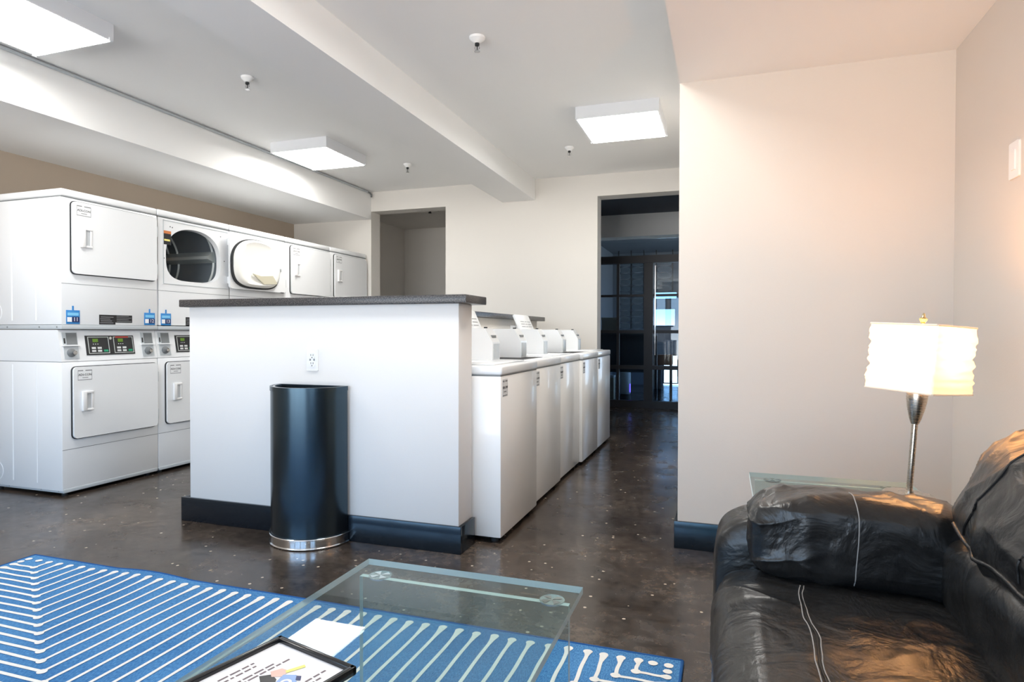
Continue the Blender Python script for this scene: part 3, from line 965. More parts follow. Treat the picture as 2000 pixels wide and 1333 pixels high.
# embossed side sheet of the first stack
bm = bmesh.new()
for z0, z1 in ((0.075, 0.845), (1.135, 1.90)):
    for xx in (-0.675, -0.46, -0.235):
        for dx in (0, 0.006):
            box_into(bm, xx + dx, xx + dx + 0.004, -0.0014, 0.001, z0, z1, 0.0006, 1)
link('side_emboss', bm, m_white, near)
for zz in (0.13, 1.19):
    bm = bmesh.new()
    lathe_into(bm, [(0.058, -0.001), (0.062, 0.0025), (0.066, -0.001)], 0, 0, 36)
    for v in bm.verts:
        v.co = Vector((-0.615 + v.co.x, -v.co.z, zz + v.co.y))
    link('knockout', bm, m_white, near, True)
for xx in (-0.04, -0.20, -0.50):
    for zz in (0.036, 1.092):
        bm = bmesh.new()
        lathe_into(bm, [(0, 0.002), (0.005, 0.002), (0.005, 0)], 0, 0, 10)
        for v in bm.verts:
            v.co = Vector((xx + v.co.x, -v.co.z - (0.0 if zz > 1 else -0.004), zz + v.co.y))
        link('screw', bm, m_seam, near)

# ------------------------------------------------------------------ top-loading washers
WW, WD = 0.636, 0.70
def washer(x, y, case_y, label, lid_open=False):
    t = thing('top_load_washer', label, 'washer', (x, y, 0), group='top-loading washers in a row')
    box('cabinet', -WD, 0, 0, WW, 0.028, 0.842, m_wgloss, t, 0.008)
    for fx in (-0.05, -WD + 0.06):
        for fy in (0.05, WW - 0.05):
            lathe('foot', [(0, 0), (0.02, 0), (0.02, 0.03), (0, 0.03)], m_gap, t, (fx, fy), 12)
    box('deck', -WD, 0.004, 0.0, WW, 0.846, 0.893, m_white, t, 0.010, 3)
    box('deck_gap', -WD + 0.004, -0.003, 0.003, WW - 0.003, 0.840, 0.848, m_seam, t)
    # small maker label on the front sheet
    p = box('maker_label', 0.0, 0.0008, 0.020, 0.100, 0.735, 0.825, m_white, t)
    boxes('label_print', [(0.0008, 0.0012, 0.024, 0.052, 0.810, 0.818), (0.0008, 0.0012, 0.062, 0.096, 0.810, 0.818), (0.0008, 0.0012, 0.024, 0.096, 0.739, 0.744),
                          (0.0008, 0.0012, 0.024, 0.026, 0.744, 0.806), (0.0008, 0.0012, 0.094, 0.096, 0.744, 0.806)], m_print, p)
    lettering('label_text', 'ADI-CON', 0.018, (0.0015, 0.060, 0.782), (0, 1, 0), (0, 0, 1), m_black, p, 0.0003)
    boxes('label_print', [(0.0008, 0.0012, 0.040, 0.080, 0.758, 0.764)], m_print, p)
    # console along the back and coin meter case
    prism('console', [(-WD, 0.893), (-WD + 0.09, 0.893), (-WD + 0.06, 1.070), (-WD, 1.070)], 'y', 0.01, WW - 0.01, m_white, t)
    boxes('console_panel', [(-WD + 0.074, -WD + 0.0785, 0.05, WW - 0.05, 0.985, 1.045)], m_grey, t)
    cx = case_y - y
    dx = -1.282 - x
    pts = [(dx - 0.26, 0.893), (dx, 0.893), (dx, 1.005), (dx - 0.048, 1.086), (dx - 0.26, 1.086)]
    cs = prism('meter_case', pts, 'y', cx, cx + 0.125, m_white, t)
    box('coin_drop', dx - 0.040, dx - 0.012, cx + 0.03, cx + 0.095, 1.030, 1.045, m_seam, cs)
    boxes('cash_box', [(dx, dx + 0.004, cx + 0.018, cx + 0.107, 0.905, 0.995)], m_grey, cs, bev=0.001)
    lathe('lock_cylinder', [(0, 1.0865), (0.011, 1.0865), (0.011, 1.094), (0, 1.094)], m_gap, cs, (dx - 0.066, cx + 0.06), 12)
    if lid_open:
        # lid stands open, leaning back; instructions printed on its inside
        bm = bmesh.new()
        box_into(bm, -0.012, 0.012, 0.0, 0.385, 0.0, 0.342, 0.006)
        a = math.atan2(0.46, 1.0)
        for v in bm.verts:
            v.co = Vector((v.co.x * math.cos(a) - v.co.z * math.sin(a), v.co.y, v.co.z * math.cos(a) + v.co.x * math.sin(a)))
            v.co += Vector((-1.535 - x, lid_open - y, 0.900))
        ld = link('lid', bm, m_white, t, True, 40)
        bm = bmesh.new()
        for k in range(3):
            for s0, s1 in ((0.06, 0.16), (0.18, 0.23), (0.25, 0.34)):
                box_into(bm, 0.0125, 0.013, s0 + 0.008 * k, s1 + 0.006 * k, 0.225 + 0.024 * k, 0.230 + 0.024 * k)
        for v in bm.verts:
            v.co = Vector((v.co.x * math.cos(a) - v.co.z * math.sin(a), v.co.y, v.co.z * math.cos(a) + v.co.x * math.sin(a)))
            v.co += Vector((-1.535 - x, lid_open - y, 0.900))
        link('lid_print', bm, m_print, ld)
        box('tub_opening', -0.43, -0.10, 0.10, WW - 0.12, 0.8925, 0.8945, m_canin, t)
    else:
        box('lid', -0.50, -0.06, 0.06, WW - 0.06, 0.8935, 0.900, m_white, t, 0.003)
    return t
wx = [-1.055, -1.078, -1.090, -1.068, -1.070]
wy = [2.944, 3.607, 4.252, 4.897, 5.545]
cyv = [3.43, 3.97, 4.51, 5.10, 5.68]
washer(wx[0], wy[0], cyv[0], 'white top-load washer at the head of the row, beside the half wall')
washer(wx[1], wy[1], cyv[1], 'white washer with raised lid, second from the half wall', 3.715)
washer(wx[2], wy[2], cyv[2], 'white washer in the middle of the row of five')
washer(wx[3], wy[3], cyv[3], 'white washer with raised printed lid, second from the doorway', 4.985)
washer(wx[4], wy[4], cyv[4], 'white washer at the end of the row next to the doorway')

# ------------------------------------------------------------------ outlets and switch
def outlet(loc, rotz, label, w_=0.071, h_=0.115):
    t = thing('wall_outlet', label, 'outlet', loc, (0, 0, rotz))
    prism('cover_plate', rrect(-w_ / 2, w_ / 2, -h_ / 2, h_ / 2, 0.006, 3), 'y', -0.006, 0.0, m_plastic, t)
    for zz in (0.021, -0.021):
        f = prism('socket_face', superell(0, zz, 0.0165, 0.0175, 3, 24), 'y', -0.0085, -0.006, m_plastic, t)
        boxes('slot', [(-0.008, -0.0055, -0.0092, -0.0084, zz - 0.001, zz + 0.008), (0.0055, 0.008, -0.0092, -0.0084, zz - 0.001, zz + 0.008),
                       (-0.0025, 0.0025, -0.0092, -0.0084, zz - 0.012, zz - 0.007)], m_gap, f)
    for sx in (-0.012, 0.012):
        box('screw', sx - 0.003, sx + 0.003, -0.0085, -0.006, -0.005, 0.005, m_seam, t)
outlet((-2.025, PY0, 0.918), 0, 'white wall outlet on the half wall above the waste bin')
outlet((LX, 5.49, 1.105), PI / 2, 'white outlet plate on the low wall under the narrow ledge', 0.30, 0.04)
t = thing('light_switch', 'white light switch plate on the lounge side wall', 'switch', (XR, 2.587, 1.653))
prism('cover_plate', rrect(-0.038, 0.038, -0.062, 0.062, 0.006, 3), 'x', -0.007, 0, m_plastic, t)
prism('rocker', rrect(-0.017, 0.017, -0.034, 0.034, 0.003, 2), 'x', -0.011, -0.007, m_plastic, t)

# ------------------------------------------------------------------ half-round waste bin
CX, CYB, R = -2.009, 2.733, 0.209
t = thing('waste_bin', 'black half-round waste bin with chrome foot band against the half wall', 'bin', (CX, CYB, 0))
def half_round(r, k=40):
    return [(r * math.cos(PI + PI * i / k), r * math.sin(PI + PI * i / k)) for i in range(k + 1)]
def shell(name, r, z0, z1, th, mat, parent, floor_=False):
    bm = bmesh.new()
    o_ = half_round(r); n_ = [(p[0] * (r - th) / r, min(p[1] * (r - th) / r, -th)) for p in o_]
    rows = [[bm.verts.new((p[0], p[1], z)) for p in loop] for loop, z in ((o_, z0), (o_, z1), (n_, z1), (n_, z0))]
    for a in range(4):
        A, B = rows[a], rows[(a + 1) % 4]
        n = len(A)
        for j in range(n):
            k = (j + 1) % n
            bm.faces.new((A[j], A[k], B[k], B[j]))
    bmesh.ops.recalc_face_normals(bm, faces=list(bm.faces))
    return link(name, bm, mat, parent, True, 35)
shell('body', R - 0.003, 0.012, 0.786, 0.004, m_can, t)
bm = bmesh.new(); bm.faces.new([bm.verts.new((p[0], p[1], 0.05)) for p in half_round(R - 0.008)])
link('bin_floor', bm, m_canin, t)
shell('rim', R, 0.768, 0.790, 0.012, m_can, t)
shell('inner_ring', R - 0.014, 0.778, 0.789, 0.010, m_steel, t)
shell('foot_band', R + 0.001, 0.004, 0.050, 0.004, m_chrome, t)
bm = bmesh.new()
for zz in (0.006, 0.050):
    tube_into(bm, [(p[0] * 1.012, p[1] * 1.012, zz) for p in half_round(R)], 0.0045, 8)
link('band_edge', bm, m_chrome, t, True, 60)

# ------------------------------------------------------------------ rug
RX0, RX1, RY1, RY0 = -3.075, -0.122, 2.07, -0.35
t = thing('rug', 'blue rug with cream dotted line pattern under the glass table', 'rug', ((RX0 + RX1) / 2, (RY0 + RY1) / 2, 0))
ox, oy = (RX0 + RX1) / 2, (RY0 + RY1) / 2
def rug_z(x, y):
    k = max(0.0, 1 - (RY1 - y) / 0.22)
    return 0.0085 + k * (0.010 * max(0, math.sin((x + 2.55) * 7.5)) * (1 if -2.75 < x < -1.9 else 0) * (0.4 + 0.6 * k))
bm = bmesh.new()
NX, NY = 150, 60
grid = [[bm.verts.new((RX0 + (RX1 - RX0) * i / NX - ox, RY0 + (RY1 - RY0) * (1 - (1 - j / NY) ** 1.6) - oy, 0)) for i in range(NX + 1)] for j in range(NY + 1)]
for row in grid:
    for v in row:
        v.co.z = rug_z(v.co.x + ox, v.co.y + oy)
for j in range(NY):
    for i in range(NX):
        bm.faces.new((grid[j][i], grid[j][i + 1], grid[j + 1][i + 1], grid[j + 1][i]))
link('pile', bm, m_rug, t, True)
bm = bmesh.new()
def edge_pts(pts):
    tube_into(bm, [(x - ox, y - oy, rug_z(x, y) - 0.003) for x, y in pts], 0.0058, 6)
edge_pts([(RX0 + (RX1 - RX0) * i / 120, RY1) for i in range(121)])
edge_pts([(RX0 + (RX1 - RX0) * i / 20, RY0) for i in range(21)])
edge_pts([(RX0, RY0 + (RY1 - RY0) * i / 40) for i in range(41)])
edge_pts([(RX1, RY0 + (RY1 - RY0) * i / 40) for i in range(41)])
link('binding', bm, m_rugedge, t, True)
# printed line motif: nested elbows at the corners, straight lines between, a dot at each end
bm = bmesh.new()
def strip(pts, hw):
    prev = None
    n = len(pts)
    for i, (x, y) in enumerate(pts):
        x0, y0 = pts[max(i - 1, 0)]; x1, y1 = pts[min(i + 1, n - 1)]
        d = Vector((x1 - x0, y1 - y0)).normalized(); nn = Vector((-d.y, d.x))
        wv = hw(i / (n - 1)) if callable(hw) else hw
        L_ = bm.verts.new((x + nn.x * wv - ox, y + nn.y * wv - oy, rug_z(x, y) + 0.0016))
        R_ = bm.verts.new((x - nn.x * wv - ox, y - nn.y * wv - oy, rug_z(x, y) + 0.0016))
        if prev:
            bm.faces.new((prev[0], prev[1], R_, L_))
        prev = (L_, R_)
def dot(x, y, r):
    bm.faces.new([bm.verts.new((x + r * math.cos(2 * PI * k / 14) * (1 + random.uniform(-.08, .08)) - ox, y + r * 0.92 * math.sin(2 * PI * k / 14) - oy, rug_z(x, y) + 0.0021)) for k in range(14)])
def seg_pts(a, b, n):
    ph = random.uniform(0, 9)
    horiz = abs(a[0] - b[0]) > abs(a[1] - b[1])
    o_ = []
    for i in range(n + 1):
        k = i / n
        wv = 0.0012 * math.sin(ph + 9 * k)
        o_.append((a[0] + (b[0] - a[0]) * k + (0 if horiz else wv), a[1] + (b[1] - a[1]) * k + (wv if horiz else 0)))
    return o_
YT = 2.022
def wid(k0):
    return lambda k: 0.0062 + 0.008 * max(0, 1 - k / k0)
xl = [-0.161, -0.210, -0.255, -0.311, -0.367, -0.420]
while xl[-1] > RX0 + 0.04:
    xl.append(xl[-1] - 0.0655)
xl = xl[:-1] if xl[-1] < RX0 + 0.02 else xl
nL = len(xl)
NR, NLft = 26, 26
for i, x in enumerate(xl):
    dot(x, YT + random.uniform(-.004, .004), 0.0155)
    kr, kl = i - 1, (nL - 1 - i) - 1
    if i in (0, 1, nL - 1, nL - 2):
        continue
    if kr <= kl:
        k = kr; ex = xl[0]; 
    else:
        k = kl; ex = xl[-1]
    by = 1.953 - 0.0425 * (k - 1)
    strip(seg_pts((x, YT), (x, max(by, RY0 + 0.05)), 14), wid(0.10 if k > 3 else 0.3))
    if by > RY0 + 0.06:
        dot(x, by, 0.0155)
        strip(seg_pts((ex, by - 0.002), (x, by), 10), wid(0.2))
        dot(ex, by - 0.002, 0.0145)
for ex in (xl[0], xl[-1]):
    for yy in (1.984,):
        dot(ex, yy, 0.0145)
link('line_motif', bm, m_rugline, t)

# ------------------------------------------------------------------ glass coffee table
def slab(name, x0, x1, y0, y1, z0, z1, big, parent):
    """glass sheet: clear faces on the big side axis, greener polished edges"""
    bm = bmesh.new()
    box_into(bm, x0, x1, y0, y1, z0, z1)
    bm.normal_update()
    ax = 'xyz'.index(big)
    for f in bm.faces:
        f.material_index = 0 if abs(f.normal[ax]) > 0.7 else 1
    bm.faces.ensure_lookup_table()
    return link(name, bm, [m_glass, m_gedge], parent)
def glass_table(name, label, x0, x1, y0, y1, z, inset, floor_z, discs, th=0.016):
    t = thing(name, label, 'table', ((x0 + x1) / 2, (y0 + y1) / 2, floor_z))
    cx, cy = (x0 + x1) / 2, (y0 + y1) / 2
    z = z - floor_z
    slab('glass_top', x0 - cx, x1 - cx, y0 - cy, y1 - cy, z - th, z, 'z', t)
    for yy in (y0 + inset, y1 - inset - th):
        slab('glass_side', x0 + 0.018 - cx, x1 - 0.018 - cx, yy - cy, yy + th - cy, 0.0, z - th - 0.002, 'y', t)
    for dxx in discs:
        for yy in (y0 + inset + th / 2 - 0.012, y1 - inset - th / 2 + 0.012):
            d = lathe('joint_disc', [(0, z - th - 0.006), (0.027, z - th - 0.006), (0.030, z - th - 0.0005), (0, z - th - 0.0005)], m_steel, t, (dxx - cx, yy - cy), 20)
            bm = bmesh.new()
            for k in range(4):
                a = PI / 4 + k * PI / 2
                v = [(0, 0), (0.026 * math.cos(a - 0.38), 0.026 * math.sin(a - 0.38)), (0.026 * math.cos(a + 0.38), 0.026 * math.sin(a + 0.38))]
                bm.faces.new([bm.verts.new((dxx - cx + p[0], yy - cy + p[1], z - th + 0.0002)) for p in v])
            link('disc_facet', bm, m_chrome, d)
    return t
glass_table('coffee_table', 'clear glass coffee table standing on the blue rug', -0.905, -0.318, 0.38, 1.472, 0.45, 0.058, 0.0115, (-0.838, -0.380))
glass_table('side_table', 'clear glass side table behind the sofa arm holding the lamp', 0.088, 0.600, 1.985, 2.452, 0.55, 0.030, 0.0005, (0.165, 0.535))

# framed notice lying on the coffee table
ux = Vector((0.2, -0.05, 0)).normalized(); uy = Vector((-ux.y, ux.x, 0))
ang = math.atan2(ux.y, ux.x)
FW_, FH_ = 0.212, 0.275
far_left = Vector((-0.822, 1.014, 0.4505))
ctr = far_left + ux * (FW_ / 2) - uy * (FH_ / 2)
t = thing('picture_frame', 'black framed printed notice lying on the glass coffee table', 'frame', ctr, (0, 0, ang))
b_ = 0.012
boxes('moulding', [(-FW_ / 2, FW_ / 2, FH_ / 2 - b_, FH_ / 2, 0, 0.016), (-FW_ / 2, FW_ / 2, -FH_ / 2, -FH_ / 2 + b_, 0, 0.016),
                   (-FW_ / 2, -FW_ / 2 + b_, -FH_ / 2, FH_ / 2, 0, 0.016), (FW_ / 2 - b_, FW_ / 2, -FH_ / 2, FH_ / 2, 0, 0.016)], m_frameblk, t, bev=0.003)
pg = box('notice_sheet', -FW_ / 2 + 0.01, FW_ / 2 - 0.01, -FH_ / 2 + 0.01, FH_ / 2 - 0.01, 0.002, 0.008, m_paper, t)
def pr(name, x0, x1, y0, y1, mat, z=0.0082):
    return box(name, x0, x1, y0, y1, z, z + 0.0003, mat, pg)
# the sheet is read from the far side: rows of small print run towards the frame's long edge
bm = bmesh.new()
for col_x, rows in ((-0.070, (0.052, -0.10)), (-0.058, (0.048, -0.10)), (-0.038, (0.070, -0.10)), (-0.028, (0.096, -0.10)), (0.058, (0.106, 0.03)), (0.070, (0.085, 0.02))):
    yy = rows[0]
    while yy > rows[1]:
        ln = random.uniform(0.006, 0.020)
        box_into(bm, col_x, col_x + 0.0042, yy - ln, yy, 0.0082, 0.0085)
        yy -= ln + 0.004
link('small_print', bm, m_ink, pg)['kind'] = 'stuff'
def blob(pts, mat, z):
    prism('printed_picture', pts, 'z', z, z + 0.0003, mat, pg)
blob([(-0.022, 0.030), (-0.008, 0.046), (0.012, 0.040), (0.026, 0.024), (0.008, 0.012)], m_black, 0.0082)
blob([(-0.018, 0.050), (-0.010, 0.068), (0.006, 0.070), (0.014, 0.052), (-0.002, 0.040)], m_pink, 0.0084)
blob([(0.010, 0.056), (0.030, 0.068), (0.052, 0.050), (0.046, 0.026), (0.020, 0.030)], m_bluep, 0.0086)
blob([(0.002, 0.066), (0.010, 0.062), (0.022, 0.094), (0.014, 0.098)], m_yellow, 0.0088)
blob([(0.032, 0.066), (0.040, 0.070), (0.050, 0.060), (0.042, 0.056)], m_navy, 0.0088)
blob([(0.046, 0.040), (0.056, 0.044), (0.058, 0.034), (0.050, 0.030)], m_red, 0.0088)
bm = bmesh.new()
lathe_into(bm, [(0.005, 0.0092), (0.010, 0.0092), (0.010, 0.009)], 0.034, 0.042, 20)
link('printed_ring', bm, m_paper, pg)

# ------------------------------------------------------------------ lamp
LXY = (0.528, 2.172)
LZ = 0.5505
t = thing('table_lamp', 'lit table lamp with pleated paper shade and brushed metal stem', 'lamp', (LXY[0], LXY[1], LZ), (0, math.radians(3.6), 0))
BRT = (-math.sin(math.radians(3.6)), 0)
lathe('base', [(0, 0.004), (0.069, 0.004), (0.070, 0.006), (0.070, 0.022), (0.066, 0.0265), (0.012, 0.028), (0.011, 0.034), (0, 0.034)], m_nickel, t, n=48)
lathe('stem', [(0, 0.03), (0.0085, 0.03), (0.0085, 0.245), (0, 0.245)], m_nickel, t, n=20)
lathe('cup', [(0, 0.236), (0.0105, 0.238), (0.0165, 0.255), (0.0235, 0.285), (0.0275, 0.31), (0.029, 0.335), (0.027, 0.345), (0, 0.345)], m_nickel, t, n=32)
# pleated square shade with softly crumpled sides
bm = bmesh.new()
SH0, SH1, HS = 0.338, 0.534, 0.097
rows, per = 44, 96
def sq(k, hs, r=0.012):
    """point k in 0..1 around a rounded square standing on its corner"""
    L = 4 * (2 * hs)
    s = (k % 1) * 4
    side, u = int(s), s - int(s)
    p = [(-hs + 2 * hs * u, -hs), (hs, -hs + 2 * hs * u), (hs - 2 * hs * u, hs), (-hs, hs - 2 * hs * u)][side]
    a = math.radians(45)
    return Vector((p[0] * math.cos(a) - p[1] * math.sin(a), p[0] * math.sin(a) + p[1] * math.cos(a)))
ring = []
for j in range(rows + 1):
    k = j / rows
    z = SH0 + (SH1 - SH0) * k
    rr = []
    for i in range(per):
        p = sq(i / per, HS * (1.0 + 0.02 * (1 - k)))
        f = noise.noise(Vector((p.x * 5, p.y * 5, z * 60))) * 0.010 + noise.noise(Vector((p.x * 14, p.y * 14, z * 130))) * 0.004
        edge = min(1.0, 6 * min(k, 1 - k))
        d = p.normalized()
        p = p + d * f * edge
        rr.append(bm.verts.new((p.x, p.y, z)))
    ring.append(rr)
for j in range(rows):
    for i in range(per):
        bm.faces.new((ring[j][i], ring[j][(i + 1) % per], ring[j + 1][(i + 1) % per], ring[j + 1][i]))
sh = link('shade', bm, m_shade, t, True)
for z in (SH0, SH1):
    tube('shade_rim', [(*sq(i / 48, HS * (1.02 if z == SH0 else 1.0)), z) for i in range(49)], 0.003, m_shade, sh, 6)
tube('harp', [(0, 0, 0.345), (0.035, 0, 0.38), (0.045, 0, 0.43), (0.03, 0, 0.515), (0, 0, 0.536), (-0.03, 0, 0.515), (-0.045, 0, 0.43), (-0.035, 0, 0.38), (0, 0, 0.345)], 0.002, m_brass, t, 6)
tube('spider', [(*sq(0.125, HS), 0.533), (0, 0, 0.533), (*sq(0.625, HS), 0.533)], 0.002, m_brass, t, 6)
lathe('finial', [(0, 0.534), (0.011, 0.535), (0.011, 0.539), (0.005, 0.542), (0.010, 0.550), (0.011, 0.554), (0.005, 0.560), (0.003, 0.570), (0, 0.572)], m_brass, t, n=20)
lathe('bulb', [(0, 0.352), (0.012, 0.354), (0.014, 0.375), (0.026, 0.42), (0.028, 0.435), (0.022, 0.445), (0, 0.45)], m_bulb, t, n=20)
ll = bpy.data.lights.new('lamp_bulb_light', 'POINT')
ll.energy = LAMP_W
ll.color = (1.0, 0.44, 0.13)
ll.shadow_soft_size = 0.03
lo = bpy.data.objects.new('lamp_bulb_light', ll)
COL.objects.link(lo)
lo.parent = t
lo.location = (0, 0, 0.482)

# ------------------------------------------------------------------ leather sofa
def cushion(name, c, h, e, parent, nu=110, nv=70, deform=None, disp=0.006, fscale=7.0, stretch=(1, 1, 1), folds=None):
    """puffy leather form: superellipsoid with folds; e = (exponent across x-y, exponent along z)"""
    bm = bmesh.new()
    def sp_(v, p):
        return math.copysign(abs(v) ** p, v)
    rows_ = []
    for j in range(nv + 1):
        ph = -PI / 2 + PI * j / nv
        row = []
        for i in range(nu):
            th = 2 * PI * i / nu
            p = Vector((c[0] + h[0] * sp_(math.cos(ph), e[1]) * sp_(math.cos(th), e[0]),
                        c[1] + h[1] * sp_(math.cos(ph), e[1]) * sp_(math.sin(th), e[0]),
                        c[2] + h[2] * sp_(math.sin(ph), e[1])))
            if deform:
                p = deform(p)
            row.append(p)
        rows_.append(row)
    V = [[bm.verts.new(p) for p in row] for row in rows_]
    for j in range(nv):
        for i in range(nu):
            try:
                bm.faces.new((V[j][i], V[j][(i + 1) % nu], V[j + 1][(i + 1) % nu], V[j + 1][i]))
            except ValueError:
                pass
    bmesh.ops.remove_doubles(bm, verts=list(bm.verts), dist=1e-5)
    bmesh.ops.recalc_face_normals(bm, faces=list(bm.faces))
    bm.normal_update()
    for v in bm.verts:
        q = Vector((v.co.x * stretch[0], v.co.y * stretch[1], v.co.z * stretch[2]))
        f = noise.fractal(q * fscale, 1.0, 2.0, 3)
        rdg = 1 - abs(noise.noise(q * fscale * 1.3 + Vector((3.1, 1.7, 9.2)))) * 2
        v.co += v.normal * (disp * f + disp * 0.8 * (rdg - 0.4) + (folds(v.co) if folds else 0.0))
    return link(name, bm, m_leather, parent, True)

SY0, SY1 = -0.62, 1.985
t = thing('sofa', 'black leather sofa with plump arm and back cushions against the side wall', 'sofa', (0, 0, 0))
sofa = t
cushion('base', (0.445, 0.69, 0.185), (0.455, 1.28, 0.165), (0.12, 0.18), t, 90, 40, disp=0.003)
for fx in (0.08, 0.82):
    for fy in (-0.50, 1.86):
        lathe('foot', [(0, 0), (0.025, 0), (0.03, 0.06), (0, 0.06)], m_frameblk, t, (fx, fy), 16)
# gathered folds pulled into the seams
def ridge(s):
    return (1 - abs(math.sin(s))) ** 3
def seat_folds(p):
    n1 = noise.noise(p * 4.0)
    k = max(0.0, 1 - max(0.0, p.x) / 0.34)
    a = 0.0060 * k * ridge(p.y * 19 + p.x * 16 + 2.6 * n1) + 0.0042 * (1 - k) * ridge(p.y * 11 - p.x * 13 + 3.5 * n1)
    return a - 0.003
def pillow_folds(p):
    n1 = noise.noise(p * 6.0)
    end = max(0.0, 1 - (p.x - 0.06) / 0.16)
    low = max(0.0, min(1.0, (0.52 - p.z) / 0.10))
    return 0.0055 * end * ridge(p.z * 44 + 3.0 * n1) + 0.0085 * low * ridge(p.x * 24 + p.z * 11 + 2.4 * n1) + 0.003 * ridge(p.x * 13 - p.z * 17 + 3.5 * n1) - 0.003
def back_folds(p):
    n1 = noise.noise(p * 4.5)
    return 0.0085 * ridge(p.y * 16 + p.z * 8 + 2.8 * n1) * max(0.15, min(1.0, (0.92 - p.z) / 0.22)) + 0.0045 * ridge(p.z * 17 - p.y * 6 + 3.2 * n1) - 0.003
# seat cushions roll over the front
def seat_def(p):
    k = max(0, (p.x - 0.02) / 0.5)
    q = p.copy()
    if p.x < 0.12:
        q.z -= 0.03 * ((0.12 - p.x) / 0.15) ** 2
    q.z -= 0.012 * min(1, k)
    return q
seats = []
for yc, hy in ((1.305, 0.535), (0.320, 0.45)):
    seats.append(cushion('seat_cushion', (0.265, yc, 0.345), (0.290, hy, 0.112), (0.22, 0.42), t, 280, 150, seat_def, 0.0045, 5.0, (0.55, 1.6, 1), seat_folds))
# arms
def arm_def(p):
    q = p.copy()
    return q
for yc in (1.872, -0.50):
    cushion('arm', (0.435, yc, 0.315), (0.458, 0.105, 0.262), (0.30, 0.32), t, 120, 70, arm_def, 0.005, 6.0)
def pil_def(p):
    q = p.copy()
    u = (p.x - 0.355) / 0.30
    q.z -= 0.012 * u
    q.z += 0.010 * math.cos(u * 2.2)
    return q
pils = []
for yc in (1.800, -0.43):
    pils.append(cushion('arm_pillow', (0.355, yc, 0.526), (0.298, 0.118, 0.118), (0.28, 0.58), t, 260, 150, pil_def, 0.006, 7.0, (1.6, 1, 0.7), pillow_folds))
# back frame and cushions
cushion('back_frame', (0.80, 0.69, 0.42), (0.125, 1.25, 0.39), (0.15, 0.25), t, 90, 50, disp=0.003)
def back_def(p):
    q = p.copy()
    k = (p.z - 0.62) / 0.28
    q.x += 0.115 * max(0, k) ** 1.5 + 0.0 * k
    return q
bcs = []
for yc, hy in ((1.285, 0.488), (0.335, 0.47)):
    bcs.append(cushion('back_cushion', (0.665, yc, 0.715), (0.195, hy, 0.178), (0.52, 0.62), t, 260, 150, back_def, 0.006, 5.0, (1, 1.5, 0.6), back_folds))
    cushion('back_band', (0.62, yc, 0.49), (0.148, hy - 0.004, 0.112), (0.30, 0.45), t, 150, 60, None, 0.004, 6.0)

def surf_trace(obj, pts, lift):
    """drop a polyline on a mesh by nearest surface point"""
    bpy.context.view_layer.update()
    out = []
    for p in pts:
        ok, co, nrm, idx = obj.closest_point_on_mesh(Vector(p))
        if ok:
            out.append((co, nrm))
    sm = []
    for i in range(len(out)):
        win = [out[j][0] for j in range(max(0, i - 7), min(len(out), i + 8))]
        ok, co, nrm, idx = obj.closest_point_on_mesh(sum(win, Vector()) / len(win))
        sm.append(co + nrm * (lift + 0.0008))
    return sm
def lerp_pts(a, b, n):
    return [tuple(a[k] + (b[k] - a[k]) * i / n for k in range(3)) for i in range(n + 1)]
# twin stitched seam running the depth of the far seat
for off, mat in ((0.0, m_thread), (0.008, m_darkseam), (0.014, m_thread)):
    pts = surf_trace(seats[0], [(0.168 + off + 0.006 * math.sin(i * 0.35), 1.715 - 0.9 * i / 60, 0.60) for i in range(61)], 0.0004)
    tube('seam', pts, 0.0013 if mat is m_thread else 0.002, mat, seats[0], 6)
# seam across the arm pillow
prs = [(0.305 + 0.004 * math.sin(a * 3), 1.80 - 0.2 * math.cos(a), 0.53 + 0.2 * math.sin(a)) for a in [(-0.9 + 2.6 * i / 40) for i in range(41)]]
tube('seam', surf_trace(pils[0], prs, 0.0003), 0.0014, m_thread, pils[0], 6)
# seams running up the back cushion and piping along its foot
for yy, dy in ((1.60, 0.07), (1.30, 0.02), (0.98, -0.02)):
    pts = surf_trace(bcs[0], [(0.30 + 0.45 * (i / 40) ** 1.5, yy - dy * (i / 40) * 3, 0.56 + 0.48 * i / 40) for i in range(41)], 0.0002)
    tube('seam', pts, 0.0026, m_darkseam, bcs[0], 6)
pts = surf_trace(bcs[0], [(0.40, 1.76 - 0.95 * i / 60, 0.585) for i in range(61)], 0.001)
tube('piping', pts, 0.005, m_leather, bcs[0], 8)

# ------------------------------------------------------------------ glass partition in the lobby
GY = 9.0
t = thing('glass_partition', 'dark framed glass partition seen through the doorway', 'partition', (0, GY, 0))
def bar(name, x0, x1, z0, z1, d=0.03, mat=None):
    return box(name, x0, x1, -d, d, z0, z1, mat or m_pframe, t)
bar('header', -2.2, 1.2, 2.045, 2.15, 0.05)
bar('bottom_rail', -2.2, 1.2, 0.0, 0.10, 0.05)
for x0, x1 in ((-2.2, -2.15), (-1.462, -1.425), (-1.078, -1.035), (-1.035, -0.955), (-0.30, -0.22), (0.45, 0.49)):
    bar('mullion', x0, x1, 0.10, 2.045, 0.035)
for x0, x1 in ((-2.15, -1.462), (-1.425, -1.078), (-0.955, -0.30)):
    for z0, z1 in ((1.572, 1.605), (1.055, 1.10), (0.545, 0.60)):
        bar('transom', x0, x1, z0, z1, 0.028)
    zs = [0.10, 0.545, 0.60, 1.055, 1.10, 1.572, 1.605, 2.045]
    for z0, z1 in zip(zs[0::2], zs[1::2]):
        box('pane', x0, x1, -0.004, 0.004, z0, z1, m_pane, t)
box('pane', -2.15, 1.15, -0.004, 0.004, 2.15, 2.385, m_pane, t)
for x0, x1 in ((-0.22, 0.45), (0.49, 1.2)):
    box('pane', x0, x1, -0.004, 0.004, 0.10, 2.045, m_pane, t)
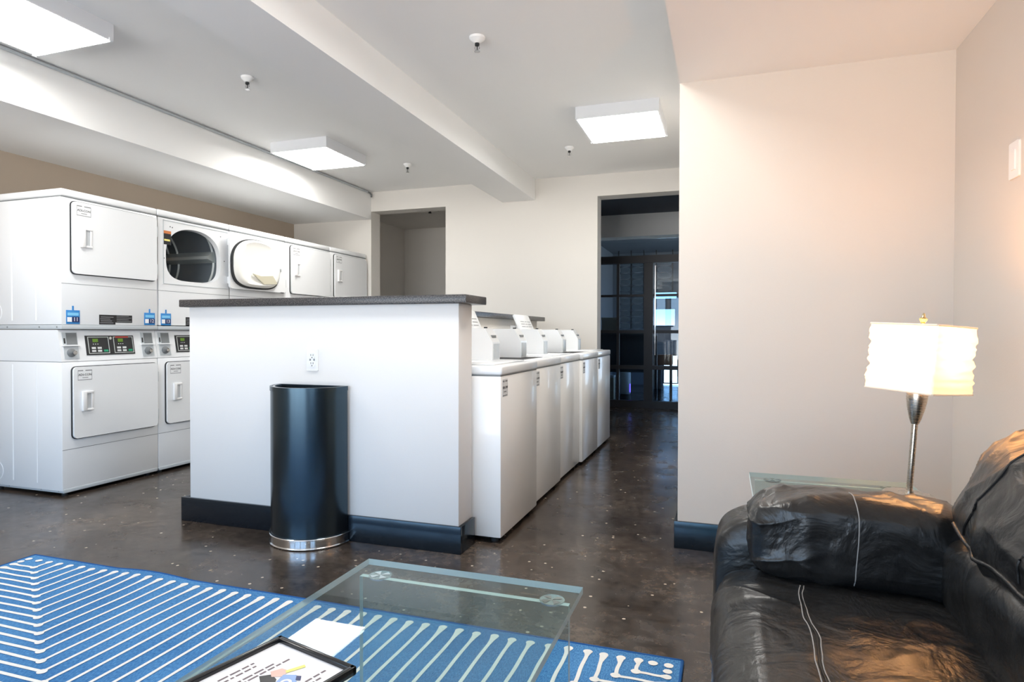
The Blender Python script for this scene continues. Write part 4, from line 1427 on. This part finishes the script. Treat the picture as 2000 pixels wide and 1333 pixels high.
box('pull_bar', -0.925, -0.912, -0.075, -0.060, 0.75, 2.0, m_chrome, t)

def cell_screen(x0, cols, rows, z_top, y, dx, dz, label, group):
    s = thing('hanging_screen', label, 'screen', (x0, y, 0), group=group)
    for c in range(cols + 1):
        tube('cord', [(c * dx, 0, z_top + 0.16), (c * dx, 0, z_top - rows * dz)], 0.010, m_string, s, 6)
    base = None
    for c in range(cols):
        for r in range(rows):
            if base is None:
                base = prism('panel', superell(0, 0, dx * 0.43, dz * 0.44, 3.0, 20), 'y', -0.006, 0.006, m_cell, s)
                o = base
            else:
                o = base.copy(); COL.objects.link(o); o.parent = s
            o.location = (dx * (c + 0.5), 0, z_top - dz * (r + 0.5))
cell_screen(-1.60, 2, 11, 2.20, 10.0, 0.198, 0.098, 'hanging screen of two columns of pale rounded panels behind the glass', 'hanging panel screens')
cell_screen(-1.02, 1, 5, 2.20, 10.05, 0.25, 0.098, 'short hanging panel screen above the far office window', 'hanging panel screens')
# office furniture glimpsed behind the glass
t = thing('office_desk', 'long dark desk behind the glass partition', 'desk', (-1.45, 10.2, 0))
box('top', -0.70, 0.42, -0.30, 0.30, 1.02, 1.06, m_desk, t, 0.003)
for lx in (-0.67, 0.36):
    for ly in (-0.26, 0.22):
        box('leg', lx, lx + 0.05, ly, ly + 0.05, 0, 1.02, m_desk, t)
box('modesty_panel', -0.62, 0.36, 0.05, 0.07, 0.42, 1.02, m_desk, t)
t = thing('storage_box', 'beige storage box on the dark desk behind the glass', 'box', (-1.745, 10.1, 1.061))
box('carton', -0.125, 0.125, -0.10, 0.10, 0, 0.235, m_box, t, 0.004)
box('lid', -0.13, 0.13, -0.105, 0.105, 0.20, 0.245, m_box, t, 0.004)
t = thing('office_bin', 'pale cylindrical bin with a violet light under the dark desk', 'bin', (-1.48, 9.95, 0.0))
lathe('body', [(0, 0.10), (0.082, 0.10), (0.085, 0.12), (0.085, 0.43), (0.078, 0.44), (0, 0.44)], m_grey, t, n=28)
lathe('base', [(0, 0), (0.09, 0), (0.09, 0.05), (0.07, 0.10), (0, 0.10)], m_gap, t, n=24)
box('indicator', 0.074, 0.086, -0.045, -0.030, 0.13, 0.26, m_purple, t)
t = thing('office_stool', 'orange wooden stool with dark frame near the far window', 'stool', (-0.88, 10.1, 0))
box('seat', -0.11, 0.11, -0.12, 0.12, 0.56, 0.72, m_oak, t, 0.01)
for lx in (-0.10, 0.075):
    for ly in (-0.11, 0.085):
        box('leg', lx, lx + 0.025, ly, ly + 0.025, 0, 0.56, m_string, t)
t = thing('waste_paper', 'pale carton half hidden behind the end washer beyond the glass', 'box', (-1.70, 9.7, 0))
box('carton', -0.09, 0.09, -0.08, 0.08, 0.002, 0.40, m_box, t, 0.004)
box('flap', -0.092, 0.092, -0.082, 0.082, 0.37, 0.405, m_grey, t, 0.003)
